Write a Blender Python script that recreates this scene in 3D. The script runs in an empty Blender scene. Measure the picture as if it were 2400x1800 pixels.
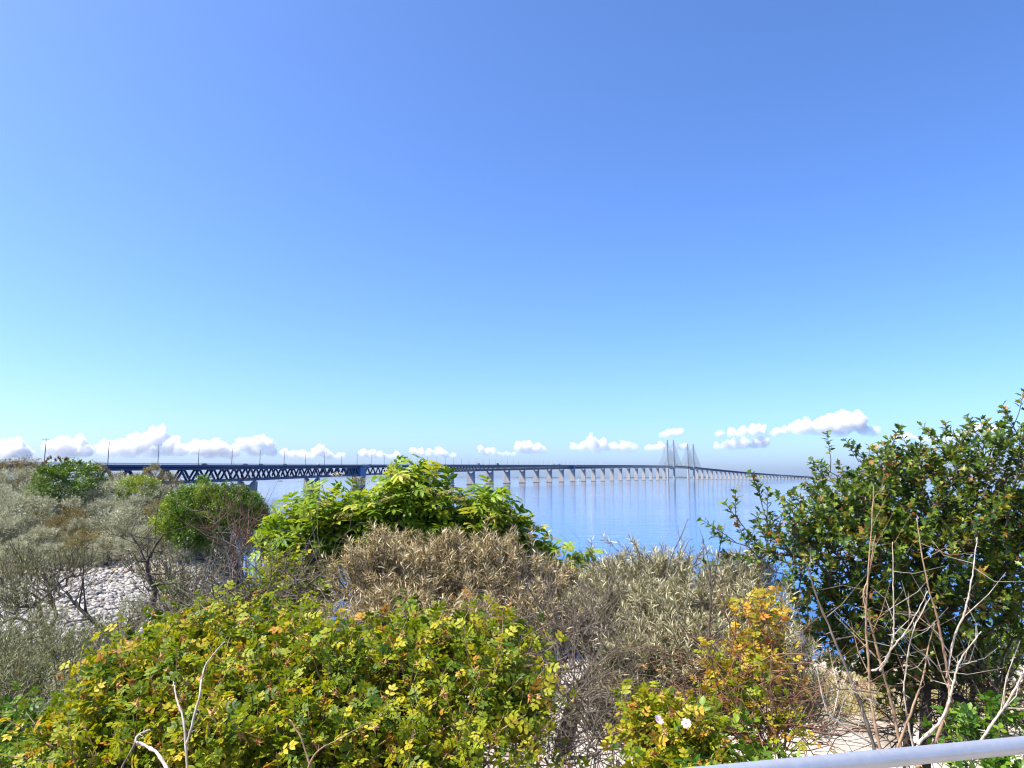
import bpy, bmesh, math, random, time
import numpy as np
from mathutils import Vector, Matrix, Euler
T0 = time.time()
# ----------------------------------------------------------------- camera, sky, sun, exposure
scene = bpy.context.scene
COL = scene.collection
EYE = 13.36            # metres above the water
F = 1664.0             # focal length in pixels of the 2400 x 1800 photograph
HOR = 1119.0
PITCH = math.atan((HOR - 900) / F)
cam = bpy.data.cameras.new('camera')
cam.sensor_width = 36.0
cam.lens = 36.0 * F / 2400
cam.clip_start = 0.05
cam.clip_end = 200000
camo = bpy.data.objects.new('camera', cam)
camo.location = (0, 0, EYE)
camo.rotation_euler = (math.pi / 2 + PITCH, 0, 0)
COL.objects.link(camo)
scene.camera = camo

SUN_EL = math.radians(55)
SUN_BEAR = math.radians(258)          # clockwise from the view direction (+Y)
sdir = Vector((math.sin(SUN_BEAR) * math.cos(SUN_EL), math.cos(SUN_BEAR) * math.cos(SUN_EL), math.sin(SUN_EL)))
world = bpy.data.worlds.new('World')
scene.world = world
world.use_nodes = True
wn = world.node_tree
bg = wn.nodes['Background']
sky = wn.nodes.new('ShaderNodeTexSky')
sky.sky_type = 'NISHITA'
sky.sun_disc = False
sky.sun_elevation = SUN_EL
sky.sun_rotation = SUN_BEAR
sky.altitude = 0
sky.air_density = 0.7
sky.dust_density = 1.5
sky.ozone_density = 10.0
hsv = wn.nodes.new('ShaderNodeHueSaturation')
hsv.inputs['Saturation'].default_value = 1.065
wn.links.new(sky.outputs[0], hsv.inputs['Color'])
tnt = wn.nodes.new('ShaderNodeMix'); tnt.data_type = 'RGBA'; tnt.blend_type = 'MULTIPLY'
tnt.inputs['Factor'].default_value = 1; tnt.inputs['B'].default_value = (1.03, 0.965, 1.0, 1)
wn.links.new(hsv.outputs[0], tnt.inputs['A'])
wn.links.new(tnt.outputs['Result'], bg.inputs[0])
bg.inputs[1].default_value = 0.15
sun = bpy.data.lights.new('sun', 'SUN')
sun.energy = 5.0
sun.angle = math.radians(0.5)
sun.color = (1.0, 0.93, 0.80)
suno = bpy.data.objects.new('sun', sun)
suno.rotation_euler = sdir.to_track_quat('Z', 'Y').to_euler()
suno.location = (-40, -30, 60)
COL.objects.link(suno)
scene.view_settings.view_transform = 'Standard'
scene.view_settings.look = 'None'
scene.view_settings.exposure = 1.15
scene.view_settings.gamma = 1.0
cy = scene.cycles
cy.max_bounces = 28
cy.diffuse_bounces = 3
cy.glossy_bounces = 3
cy.transmission_bounces = 4
cy.transparent_max_bounces = 8
cy.volume_bounces = 24
cy.use_denoising = True
cy.filter_width = 1.15
cy.caustics_reflective = False
cy.caustics_refractive = False

# ----------------------------------------------------------------- helpers
def px2ray(px, py):
    a, b = (px - 1200) / F, (900 - py) / F
    return Vector((a, math.cos(PITCH) - b * math.sin(PITCH), math.sin(PITCH) + b * math.cos(PITCH)))
def at(px, py, d):
    """world point seen at that spot of the picture, d metres ahead"""
    r = px2ray(px, py)
    return Vector((0, 0, EYE)) + r * (d / r.y)
def tag(o, label=None, cat=None, group=None, kind=None):
    if label: o['label'] = label
    if cat: o['category'] = cat
    if group: o['group'] = group
    if kind: o['kind'] = kind
    return o
def empty(name, loc, label=None, cat=None, group=None):
    o = bpy.data.objects.new(name, None)
    o.empty_display_size = 0.1
    o.location = loc
    COL.objects.link(o)
    return tag(o, label, cat, group)
def link(name, me, parent=None, loc=None):
    o = bpy.data.objects.new(name, me)
    COL.objects.link(o)
    if parent: o.parent = parent
    if loc is not None: o.location = loc
    return o
def copy_tree(o, parent=None):
    c = o.copy(); COL.objects.link(c)
    if parent: c.parent = parent
    for ch in list(o.children): copy_tree(ch, c)
    return c
class MB:
    """collects polygons; builds one mesh"""
    def __init__(self): self.v = []; self.f = []
    def add(self, vs, fs):
        n = len(self.v); self.v += [tuple(p) for p in vs]; self.f += [tuple(i + n for i in q) for q in fs]
    def box(self, c, s, m=None):
        x, y, z = s[0] / 2, s[1] / 2, s[2] / 2
        vs = [Vector((a, b, d)) for a in (-x, x) for b in (-y, y) for d in (-z, z)]
        if m is not None: vs = [m @ p for p in vs]
        vs = [p + Vector(c) for p in vs]
        self.add(vs, [(0, 1, 3, 2), (4, 6, 7, 5), (0, 4, 5, 1), (2, 3, 7, 6), (0, 2, 6, 4), (1, 5, 7, 3)])
    def bar(self, a, b, w, h=None, up=Vector((0, 0, 1))):
        a, b = Vector(a), Vector(b); h = h or w
        t = (b - a).normalized()
        s = t.cross(up)
        if s.length < 1e-4: s = t.cross(Vector((1, 0, 0)))
        s.normalize(); u = s.cross(t)
        vs = [p + s * (i * w / 2) + u * (j * h / 2) for p in (a, b) for i, j in ((-1, -1), (1, -1), (1, 1), (-1, 1))]
        self.add(vs, [(0, 3, 2, 1), (4, 5, 6, 7), (0, 1, 5, 4), (1, 2, 6, 5), (2, 3, 7, 6), (3, 0, 4, 7)])
    def tube(self, pts, rad, n=6, cap=True):
        pts = [Vector(p) for p in pts]
        k0 = len(self.v)
        prev = None
        for i, p in enumerate(pts):
            t = (pts[min(i + 1, len(pts) - 1)] - pts[max(i - 1, 0)]).normalized()
            s = (prev - t * prev.dot(t)) if prev is not None else t.orthogonal()
            s.normalize(); prev = s; u = t.cross(s)
            r = rad[i] if hasattr(rad, '__len__') else rad
            for j in range(n):
                a = 2 * math.pi * j / n
                self.v.append(tuple(p + (s * math.cos(a) + u * math.sin(a)) * r))
        for i in range(len(pts) - 1):
            for j in range(n):
                a = k0 + i * n + j; b = k0 + i * n + (j + 1) % n
                self.f.append((a, b, b + n, a + n))
        if cap:
            self.f.append(tuple(k0 + j for j in reversed(range(n))))
            self.f.append(tuple(k0 + (len(pts) - 1) * n + j for j in range(n)))
    def mesh(self, name, mat, smooth=False):
        me = bpy.data.meshes.new(name)
        me.from_pydata(self.v, [], self.f)
        if mat: me.materials.append(mat)
        if smooth: me.polygons.foreach_set('use_smooth', [True] * len(me.polygons))
        me.update()
        return me
    def build(self, name, mat, parent=None, loc=None, smooth=False):
        return link(name, self.mesh(name, mat, smooth), parent, loc)

MATS = {}
def new_mat(name):
    m = bpy.data.materials.new(name); m.use_nodes = True; MATS[name] = m
    return m, m.node_tree.nodes, m.node_tree.links, m.node_tree.nodes['Principled BSDF']
def plain(name, col, rough=0.6, metal=0.0, var=0.15, scale=3.0, bump=0.0):
    m, N, L, P = new_mat(name)
    tc = N.new('ShaderNodeTexCoord'); nz = N.new('ShaderNodeTexNoise')
    nz.inputs['Scale'].default_value = scale; nz.inputs['Detail'].default_value = 5
    L.new(tc.outputs['Object'], nz.inputs['Vector'])
    mx = N.new('ShaderNodeMix'); mx.data_type = 'RGBA'
    mx.inputs['A'].default_value = (*[c * (1 - var) for c in col], 1)
    mx.inputs['B'].default_value = (*[min(1, c * (1 + var)) for c in col], 1)
    L.new(nz.outputs['Fac'], mx.inputs['Factor']); L.new(mx.outputs['Result'], P.inputs['Base Color'])
    P.inputs['Roughness'].default_value = rough; P.inputs['Metallic'].default_value = metal
    if bump:
        b = N.new('ShaderNodeBump'); b.inputs['Strength'].default_value = bump; b.inputs['Distance'].default_value = 0.02
        L.new(nz.outputs['Fac'], b.inputs['Height']); L.new(b.outputs['Normal'], P.inputs['Normal'])
    return m
def ramp(N, stops):
    r = N.new('ShaderNodeValToRGB'); e = r.color_ramp.elements
    while len(e) < len(stops): e.new(0.5)
    for k, (p, c) in enumerate(stops): e[k].position = p; e[k].color = (*c, 1)
    return r

# ----------------------------------------------------------------- water
def water_material():
    m, N, L, P = new_mat('sea_water')
    P.inputs['Base Color'].default_value = (0.012, 0.075, 0.25, 1)
    P.inputs['Roughness'].default_value = 0.04
    P.inputs['IOR'].default_value = 1.33
    geo = N.new('ShaderNodeNewGeometry')
    hs = []
    for sx, sy, sc, amp, det in ((0.45, 1.0, 0.9, 0.085, 3), (0.5, 1.0, 0.14, 0.16, 2), (0.35, 1.0, 0.012, 0.35, 2)):
        mp = N.new('ShaderNodeMapping'); mp.inputs['Scale'].default_value = (sx * sc, sy * sc, sc)
        mp.inputs['Rotation'].default_value = (0, 0, 0.25)
        L.new(geo.outputs['Position'], mp.inputs['Vector'])
        nz = N.new('ShaderNodeTexNoise'); nz.inputs['Scale'].default_value = 1.0; nz.inputs['Detail'].default_value = det
        L.new(mp.outputs['Vector'], nz.inputs['Vector'])
        mu = N.new('ShaderNodeMath'); mu.operation = 'MULTIPLY'; mu.inputs[1].default_value = amp
        L.new(nz.outputs['Fac'], mu.inputs[0]); hs.append(mu.outputs[0])
    a = N.new('ShaderNodeMath'); a.operation = 'ADD'; L.new(hs[0], a.inputs[0]); L.new(hs[1], a.inputs[1])
    b = N.new('ShaderNodeMath'); b.operation = 'ADD'; L.new(a.outputs[0], b.inputs[0]); L.new(hs[2], b.inputs[1])
    # calm and ruffled lanes
    mp = N.new('ShaderNodeMapping'); mp.inputs['Scale'].default_value = (0.0012, 0.004, 0.003)
    L.new(geo.outputs['Position'], mp.inputs['Vector'])
    nz = N.new('ShaderNodeTexNoise'); nz.inputs['Scale'].default_value = 1.0; nz.inputs['Detail'].default_value = 3
    L.new(mp.outputs['Vector'], nz.inputs['Vector'])
    r = N.new('ShaderNodeMapRange'); r.inputs['From Min'].default_value = 0.35; r.inputs['From Max'].default_value = 0.65
    r.inputs['To Min'].default_value = 0.35; r.inputs['To Max'].default_value = 1.0
    L.new(nz.outputs['Fac'], r.inputs['Value'])
    bp = N.new('ShaderNodeBump'); bp.inputs['Distance'].default_value = 1.0
    L.new(r.outputs['Result'], bp.inputs['Strength'])
    L.new(b.outputs[0], bp.inputs['Height']); L.new(bp.outputs['Normal'], P.inputs['Normal'])
    return m
SEA_R = 40000
w = MB(); n = 96
w.v = [(0, 0, 0)] + [(SEA_R * math.cos(2 * math.pi * k / n), SEA_R * math.sin(2 * math.pi * k / n), 0) for k in range(n)]
w.f = [(0, 1 + k, 1 + (k + 1) % n) for k in range(n)]
tag(w.build('water', water_material()), kind='structure')

# ----------------------------------------------------------------- the bridge's line
PATH = (-205.5168, 556.6269, 0.0949024, 2.0435296e-4, -3.789160e-8, 2.760267e-12)
SPAN = 129.818
S_MIN, S_MAX = -420, 7700
_ss = np.arange(S_MIN, S_MAX + 5, 5.0)
_th = PATH[2] + PATH[3] * np.clip(_ss, 0, None) + PATH[4] * np.clip(_ss, 0, None) ** 2 + PATH[5] * np.clip(_ss, 0, None) ** 3
_x = np.concatenate([[0], np.cumsum(np.sin((_th[1:] + _th[:-1]) / 2) * 5)]); _y = np.concatenate([[0], np.cumsum(np.cos((_th[1:] + _th[:-1]) / 2) * 5)])
i0 = int(-S_MIN / 5)
_x += PATH[0] - _x[i0]; _y += PATH[1] - _y[i0]
_zk = [(-420, 16.2), (-246, 18.7), (-151, 20.2), (15, 22.8), (254, 27.0), (666, 34.2), (1271, 44.0), (2312, 60.5), (2661, 65.2), (3208, 71.6), (3430, 73.2), (3657, 73.2), (3823, 72.0), (4398, 65.6), (5134, 55.9), (5973, 45.6), (6858, 34.5), (7405, 26), (7700, 22)]
_z = np.interp(_ss, [a for a, b in _zk], [b for a, b in _zk])
_k = np.ones(41) / 41
_z = np.convolve(np.pad(_z, 20, 'reflect', reflect_type='odd'), _k, 'valid')
def bp_(s):
    i = (s - S_MIN) / 5
    j = np.arange(len(_ss))
    return Vector((np.interp(i, j, _x), np.interp(i, j, _y), np.interp(i, j, _z)))
def bth(s): return float(np.interp(s, _ss, _th))
def bpt(s, v, dz):
    """point on the bridge: s along, v to the right of its axis, dz from the road level"""
    p = bp_(s); t = bth(s)
    return p + Vector((math.cos(t) * v, -math.sin(t) * v, dz))

M_STEEL = plain('dark_blue_steel', (0.012, 0.028, 0.095), 0.5, 0.0, 0.2, 0.4)
M_DECK = plain('deck_concrete', (0.07, 0.078, 0.095), 0.8, 0, 0.2, 0.3)
M_PAR = plain('galvanised_parapet', (0.33, 0.35, 0.38), 0.5, 0.2, 0.1, 0.5)
M_GANT = plain('pale_blue_cladding', (0.10, 0.20, 0.36), 0.45, 0.0, 0.12, 0.6)
def concrete():
    m, N, L, P = new_mat('pier_concrete')
    geo = N.new('ShaderNodeNewGeometry'); sep = N.new('ShaderNodeSeparateXYZ')
    L.new(geo.outputs['Position'], sep.inputs[0])
    wv = N.new('ShaderNodeMath'); wv.operation = 'FRACT'
    dv = N.new('ShaderNodeMath'); dv.operation = 'DIVIDE'; dv.inputs[1].default_value = 4.0
    L.new(sep.outputs['Z'], dv.inputs[0]); L.new(dv.outputs[0], wv.inputs[0])
    lt = N.new('ShaderNodeMath'); lt.operation = 'LESS_THAN'; lt.inputs[1].default_value = 0.07
    L.new(wv.outputs[0], lt.inputs[0])
    nz = N.new('ShaderNodeTexNoise'); nz.inputs['Scale'].default_value = 0.3; nz.inputs['Detail'].default_value = 6
    mp = N.new('ShaderNodeMapping'); mp.inputs['Scale'].default_value = (1, 1, 0.35)
    L.new(geo.outputs['Position'], mp.inputs['Vector']); L.new(mp.outputs[0], nz.inputs['Vector'])
    r = ramp(N, [(0.3, (0.33, 0.295, 0.25)), (0.7, (0.46, 0.415, 0.36))])
    L.new(nz.outputs['Fac'], r.inputs[0])
    mx = N.new('ShaderNodeMix'); mx.data_type = 'RGBA'; mx.inputs['B'].default_value = (0.26, 0.24, 0.215, 1)
    L.new(lt.outputs[0], mx.inputs['Factor']); L.new(r.outputs[0], mx.inputs['A'])
    # tide line: wet, weedy band just above the water
    wl = N.new('ShaderNodeMapRange'); wl.inputs['From Min'].default_value = 1.2; wl.inputs['From Max'].default_value = 2.2
    wl.inputs['To Min'].default_value = 1; wl.inputs['To Max'].default_value = 0
    L.new(sep.outputs['Z'], wl.inputs['Value'])
    m2 = N.new('ShaderNodeMix'); m2.data_type = 'RGBA'; m2.inputs['B'].default_value = (0.09, 0.085, 0.07, 1)
    L.new(wl.outputs['Result'], m2.inputs['Factor']); L.new(mx.outputs['Result'], m2.inputs['A'])
    L.new(m2.outputs['Result'], P.inputs['Base Color']); P.inputs['Roughness'].default_value = 0.85
    return m
M_CONC = concrete()

bridge = empty('bridge', (float(bp_(0).x), float(bp_(0).y), 0),
               'long dark blue truss bridge on concrete piers with four tall pylons crossing the sea', 'bridge')
BL = bridge.location
def on_bridge(mb, name, mat, smooth=False):
    mb.v = [(a - BL.x, b - BL.y, c) for a, b, c in mb.v]
    return mb.build(name, mat, bridge, smooth=smooth)
def sweep(profile, s0, s1, step, closed=True):
    """profile: list of (v, dz)"""
    mb = MB(); S = list(np.arange(s0, s1 + 1e-3, step)); n = len(profile)
    for s in S: mb.v += [tuple(bpt(s, v, z)) for v, z in profile]
    for i in range(len(S) - 1):
        for j in range(n if closed else n - 1):
            a = i * n + j; b = i * n + (j + 1) % n
            mb.f.append((a, b, b + n, a + n))
    if closed:
        mb.f.append(tuple(range(n)));  mb.f.append(tuple(len(mb.v) - n + j for j in reversed(range(n))))
    return mb
SB = S_MIN
on_bridge(sweep([(-11.2, 0), (11.2, 0), (11.2, -0.75), (9.5, -1.1), (6.9, -1.45), (-6.9, -1.45), (-9.5, -1.1), (-11.2, -0.75)], SB, S_MAX, 20), 'road_deck', M_DECK)
for sd in (-1, 1):
    on_bridge(sweep([(sd * 6.6 - 0.75, -1.46), (sd * 6.6 + 0.75, -1.46), (sd * 6.6 + 0.75, -3.0), (sd * 6.6 - 0.75, -3.0)], SB, S_MAX, 20), 'top_chord', M_STEEL)
    on_bridge(sweep([(sd * 6.6 - 0.75, -9.9), (sd * 6.6 + 0.75, -9.9), (sd * 6.6 + 0.75, -11.6), (sd * 6.6 - 0.75, -11.6)], SB, S_MAX, 20), 'bottom_chord', M_STEEL)
    # edge beam fascia and parapet
    on_bridge(sweep([(sd * 11.21, 0.35), (sd * 11.62, 0.35), (sd * 11.62, -0.95), (sd * 11.21, -0.95)], SB, S_MAX, 20), 'edge_beam', M_STEEL)
    pm = MB()
    for h in (0.75, 1.15):
        q = sweep([(sd * 11.42 - 0.06, h), (sd * 11.42 + 0.06, h), (sd * 11.42 + 0.06, h + 0.13), (sd * 11.42 - 0.06, h + 0.13)], SB, S_MAX, 20)
        pm.add(q.v, q.f)
    for s in np.arange(SB, 1500, 4.0):
        pm.bar(bpt(s, sd * 11.42, 0.36), bpt(s, sd * 11.42, 1.2), 0.12)
    on_bridge(pm, 'parapet', M_PAR)
on_bridge(sweep([(-5.84, -10.0), (5.84, -10.0), (5.84, -11.3), (-5.84, -11.3)], SB, S_MAX, 20), 'railway_deck', M_DECK)
# truss diagonals: real members, the near ones one by one
BAY = SPAN / 7
far = MB()
rng = random.Random(4)
ndiag = 0
for k in range(int((SB + 10) // BAY), int(S_MAX // BAY)):
    for sd in (-1, 1):
        for half in (0, 1):
            sb = k * BAY; st = sb + (BAY * 0.5 if half else -BAY * 0.5)
            a = bpt(sb + (0.7 if half else -0.7), sd * 6.6, -10.3); b = bpt(st - (0.7 if half else -0.7), sd * 6.6, -2.7)
            if -260 < sb < 620:
                m = MB(); m.bar(a, b, 1.0, 1.15, Vector((math.cos(bth(sb)), -math.sin(bth(sb)), 0)))
                on_bridge(m, 'diagonal', M_STEEL); ndiag += 1
            else:
                far.bar(a, b, 1.0, 1.15, Vector((math.cos(bth(sb)), -math.sin(bth(sb)), 0)))
tag(on_bridge(far, 'distant_diagonals', M_STEEL), kind='stuff')
# cross frames between the two trusses
xf = MB()
for k in range(int((SB + 10) // BAY), int(S_MAX // BAY)):
    s = (k + 0.5) * BAY
    xf.bar(bpt(s, -5.8, -2.2), bpt(s, 5.8, -2.2), 0.5, 1.0)
tag(on_bridge(xf, 'cross_beams', M_STEEL), kind='stuff')
# piers
def pier_mesh(zt, W=7.3, T=2.3):
    prof = [(-W, -3), (W, -3), (W, zt), (W * 0.62, zt), (W * 0.42, zt - 2.3), (0, zt - 3.0), (-W * 0.42, zt - 2.3), (-W * 0.62, zt), (-W, zt)]
    mb = MB(); n = len(prof)
    mb.v = [(a, -T, b) for a, b in prof] + [(a, T, b) for a, b in prof]
    mb.f = [tuple(range(n)), tuple(reversed(range(n, 2 * n)))] + [((i + 1) % n, i, i + n, (i + 1) % n + n) for i in range(n)]
    mb.f = [tuple(reversed(q)) for q in mb.f]
    # plinth at the waterline
    mb.box((0, 0, -0.6), (2 * W + 3.2, 2 * T + 3.2, 2.0))
    return mb
S_PYL = SPAN * 24 + 160 * SPAN / 140
MAIN = 490 * SPAN / 140
pier_s = [SPAN * i for i in range(-2, 25)]
s = S_PYL + MAIN + 160 * SPAN / 140
while s < S_MAX - 60:
    pier_s.append(s); s += SPAN
for s in pier_s:
    p = bp_(s); mb = pier_mesh(p.z - 12.3)
    mb.box((-5.8, 0, p.z - 11.96), (2.0, 2.0, 0.7)); mb.box((5.8, 0, p.z - 11.96), (2.0, 2.0, 0.7))
    o = mb.build('pier', M_CONC, bridge, (p.x - BL.x, p.y - BL.y, 0)); o.rotation_euler.z = -bth(s)
# pylons and stays
TOP = 204
for s in (S_PYL, S_PYL + MAIN):
    p = bp_(s); t = bth(s)
    for sd in (-1, 1):
        mb = MB()
        lev = [(-3, 16.2, 9.6, 11.5), (p.z - 14, 16.2, 8.2, 10.0), (p.z, 16.2, 7.4, 9.2), (TOP * 0.66, 16.0, 6.6, 7.8), (TOP, 15.8, 5.4, 6.2)]
        for z, v, wv, wl in lev:
            for a, b in ((-1, -.6), (-.6, -1), (.6, -1), (1, -.6), (1, .6), (.6, 1), (-.6, 1), (-1, .6)):
                mb.v.append((sd * v + a * wv / 2, b * wl / 2, z))
        for i in range(len(lev) - 1):
            for j in range(8):
                mb.f.append((i * 8 + j, i * 8 + (j + 1) % 8, (i + 1) * 8 + (j + 1) % 8, (i + 1) * 8 + j))
        mb.f.append(tuple(32 + j for j in range(8)))
        o = mb.build('pylon', M_CONC, bridge, (p.x - BL.x, p.y - BL.y, 0)); o.rotation_euler.z = -t
        for q in (-1, 1):
            for k in range(10):
                da = 28 + 20.5 * k * 1.0
                za = p.z + 36 + k * (TOP - 6 - p.z - 36) / 9.0
                a = bpt(s, sd * 15.6, 0); a.z = za
                c = MB(); c.bar(a, bpt(s + q * da * SPAN / 140 * 1.02, sd * 12.2, -0.5), 0.8)
                on_bridge(c, 'stay_cable', MATS.get('cable') or plain('cable', (0.07, 0.075, 0.09), 0.5))
    cb = MB(); cb.box((0, 0, p.z - 15.2), (31.0 - 7.2, 6.0, 5.2))
    o = cb.build('pylon_crossbeam', M_CONC, bridge, (p.x - BL.x, p.y - BL.y, 0)); o.rotation_euler.z = -t
# clad expansion-joint boxes with a railed platform on top
for s in (SPAN * 2 - 9, SPAN * 13 - 9):
    p = bp_(s)
    g = MB(); g.box((0, 0, p.z - 7.1), (16.6, 17.5, 11.0))
    for i in range(7): g.box((8.38, -7.8 + i * 2.6, p.z - 7.1), (0.22, 0.2, 10.4))
    o = g.build('expansion_joint_box', M_GANT, bridge, (p.x - BL.x, p.y - BL.y, 0)); o.rotation_euler.z = -bth(s)
    r = MB()
    for i in range(13): r.box((11.9, -11 + i * 1.8, p.z + 0.1), (0.2, 0.35, 2.6))
    r.box((11.9, -0.2, p.z + 1.35), (0.24, 22.4, 0.2)); r.box((11.9, -0.2, p.z - 1.15), (0.5, 22.4, 0.3))
    o2 = r.build('inspection_railing', MATS.get('white_rail') or plain('white_rail', (0.55, 0.56, 0.58), 0.5), o)

# ----------------------------------------------------------------- lamp posts and traffic on the deck
M_POLE = plain('lamp_post_steel', (0.16, 0.17, 0.19), 0.5, 0.3)
pole = MB(); pole.tube([(0, 0, 0), (0, 0, 6), (0, 0, 12.6)], [0.27, 0.22, 0.15], 8)
arm = MB(); arm.bar((-1.5, 0, 12.55), (1.5, 0, 12.55), 0.14)
hd = MB(); hd.box((0, 0, 0), (0.9, 0.34, 0.2))
pole_me, arm_me, head_me = pole.mesh('pole', M_POLE), arm.mesh('arm', M_POLE), hd.mesh('lamp_head', M_POLE)
LS = 46.6
for k in range(-6, 72):
    s = 20 + LS * k
    o = empty('lamp_post', bpt(s, 0, 0.0), 'slim grey lamp post standing on the road deck of the bridge', 'lamp post', 'lamp posts along the bridge')
    o.rotation_euler.z = -bth(s)
    link('pole', pole_me, o)
    if s < 700:
        link('arm', arm_me, o)
        for sd in (-1, 1): link('lamp_head', head_me, o, (sd * 1.6, 0, 12.5))
def car_meshes(hgt=1.45):
    prof = [(-2.15, .35), (2.15, .35), (2.2, .75), (1.35, .92), (0.65, hgt), (-1.2, hgt), (-1.9, 1.0), (-2.2, .9)]
    b = MB(); n = len(prof)
    b.v = [(-.85, a, c) for a, c in prof] + [(.85, a, c) for a, c in prof]
    b.f = [tuple(range(n)), tuple(reversed(range(n, 2 * n)))] + [((i + 1) % n, i, i + n, (i + 1) % n + n) for i in range(n)]
    g = MB()
    for sd in (-1, 1):
        g.add([(sd * .862, 1.0, .95), (sd * .862, .55, hgt - .1), (sd * .862, -1.1, hgt - .1), (sd * .862, -1.6, .98)], [(0, 1, 2, 3) if sd > 0 else (3, 2, 1, 0)])
    return b, g
def wheel_mesh():
    wm = MB(); wm.tube([(-.12, 0, 0), (.12, 0, 0)], .33, 12); return wm
M_TYRE = plain('tyre_rubber', (0.02, 0.02, 0.02), 0.9)
M_GLASS = plain('car_glass', (0.03, 0.035, 0.045), 0.08)
cb_, cg_ = car_meshes(); wheel_me = wheel_mesh().mesh('wheel', M_TYRE)
glass_me = cg_.mesh('side_window', M_GLASS)
paints = {'black': (0.012, 0.012, 0.014), 'dark grey': (0.05, 0.052, 0.056), 'silver': (0.4, 0.41, 0.42), 'white': (0.75, 0.75, 0.74)}
pm_ = {k: plain(k.replace(' ', '_') + '_paint', c, 0.25, 0.0, 0.03) for k, c in paints.items()}
body_me = {k: cb_.mesh('body', m) for k, m in pm_.items()}
def car(s, v, colour, label):
    o = empty('car', bpt(s, v, 0.004), label, 'car', 'cars driving over the bridge')
    o.rotation_euler.z = -bth(s) + (math.pi if v < 0 else 0)
    link('body', body_me[colour], o); link('side_window', glass_me, o)
    for sx in (-.74, .74):
        for sy in (-1.35, 1.35): link('wheel', wheel_me, o, (sx, sy, .33))
# s of a place in the picture
def s_at(px):
    q = np.arange(S_MIN, S_MAX, 4.0)
    xs = np.array([1200 + F * np.interp(a, _ss, _x) / (np.interp(a, _ss, _y) * math.cos(PITCH)) for a in q])
    return float(np.interp(px, xs, q))
car(s_at(450), 8.2, 'black', 'black car on the bridge above the open truss before the first pier')
car(s_at(549), 8.2, 'dark grey', 'dark grey car on the bridge just before the first pier')
car(s_at(587), 8.2, 'black', 'black car on the bridge right above the first pier')
car(s_at(645), 8.2, 'dark grey', 'dark grey car on the bridge halfway between the first two piers')
car(s_at(725), 8.2, 'silver', 'silver car on the bridge above the second pier')
car(s_at(850), 8.2, 'black', 'black car on the bridge just past the pale blue joint box')
car(s_at(1130), 8.2, 'white', 'white car on the bridge between two box trucks')
def truck(px, colour, mat, label):
    s = s_at(px); o = empty('box_truck', bpt(s, 8.0, 0.004), label, 'truck', 'box trucks driving over the bridge')
    o.rotation_euler.z = -bth(s)
    b = MB(); b.box((0, -1.2, 2.35), (2.5, 7.4, 2.9)); b.build('cargo_box', mat, o)
    c = MB(); c.box((0, 3.75, 1.65), (2.4, 2.1, 2.3)); c.box((0, 4.0, 2.95), (2.3, 1.5, 0.3)); c.build('cab', mat, o)
    ch = MB(); ch.box((0, 0, .72), (1.0, 9.6, .34)); ch.build('chassis', M_TYRE, o)
    for sy in (-3.6, -2.4, 3.6):
        for sx in (-.95, .95):
            q = link('wheel', wheel_me, o, (sx, sy, .48)); q.scale = (1.6, 1.45, 1.45)
truck(1112, 'grey', plain('grey_box', (0.22, 0.23, 0.25), .5), 'grey box truck on the bridge deck ahead of a dark one')
truck(1158, 'black', plain('dark_box', (0.02, 0.022, 0.03), .5), 'dark box truck on the bridge deck, tallest silhouette there')
truck(1293, 'grey', MATS['grey_box'], 'grey box truck following another across the bridge midway to the pylons')
truck(1305, 'dark', MATS['dark_box'], 'dark box truck leading another across the bridge midway to the pylons')

# ----------------------------------------------------------------- far shores, islands, boats, tower blocks
M_FAR = plain('far_woodland', (0.035, 0.05, 0.03), 0.9, 0, 0.3, 0.004)
M_ISLE = plain('island_grass', (0.13, 0.12, 0.07), 0.9, 0, 0.3, 0.01)
def ridge(name, px0, px1, dist, hmax, depth, mat, seed, base=2.0):
    r = random.Random(seed); mb = MB(); n = 60
    x0, x1 = (px0 - 1200) / F * dist, (px1 - 1200) / F * dist
    ph = [(r.uniform(3, 26), r.uniform(0, 6.28), r.uniform(.3, 1)) for _ in range(6)]
    for i in range(n + 1):
        u = i / n; e = min(1, min(u, 1 - u) * 7)
        h = base * e + hmax * e * max(0, .45 + sum(a * math.sin(f * u + p) for f, p, a in ph) / 5)
        x = x0 + (x1 - x0) * u
        mb.v += [(x, dist, -2), (x, dist + depth * .15, h * .8), (x, dist + depth * .5, h), (x, dist + depth, -2)]
    for i in range(n):
        for j in range(3):
            a = i * 4 + j; mb.f.append((a, a + 4, a + 5, a + 1))
    return tag(mb.build(name, mat), kind='structure')
ridge('far_shore', 1190, 1290, 15500, 22, 700, M_FAR, 3)
ridge('far_shore', 1260, 1520, 13500, 26, 900, M_FAR, 5)
ridge('far_shore', 1500, 1680, 13000, 38, 900, M_FAR, 9, 6)
ridge('far_shore', 300, 1200, 22000, 16, 900, M_FAR, 12)
ridge('far_shore', 1660, 2600, 17000, 26, 900, M_FAR, 14, 8)
ridge('island', 1840, 2700, 7650, 7, 700, M_ISLE, 7, 12)
M_TOWER = plain('tower_block_concrete', (0.28, 0.28, 0.3), .8, 0, .1, .02)
for px, lab in ((1911.5, 'left of two grey tower blocks on the horizon beyond the bridge end'), (1919.5, 'right of two grey tower blocks on the horizon beyond the bridge end')):
    d = 11000; p = at(px, HOR, d)
    o = empty('tower_block', (p.x, d, 0), lab, 'building', 'tower blocks on the horizon')
    m = MB(); m.box((0, 0, 34), (36, 24, 68)); m.build('wall', M_TOWER, o)
    m = MB(); m.box((0, 0, 70), (12, 10, 4)); m.build('roof_house', M_TOWER, o)
p = at(1858, HOR, 8600)
o = empty('radio_mast', (p.x, 8600, 0), 'thin radio mast on the horizon behind the far bridge end', 'mast')
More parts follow.
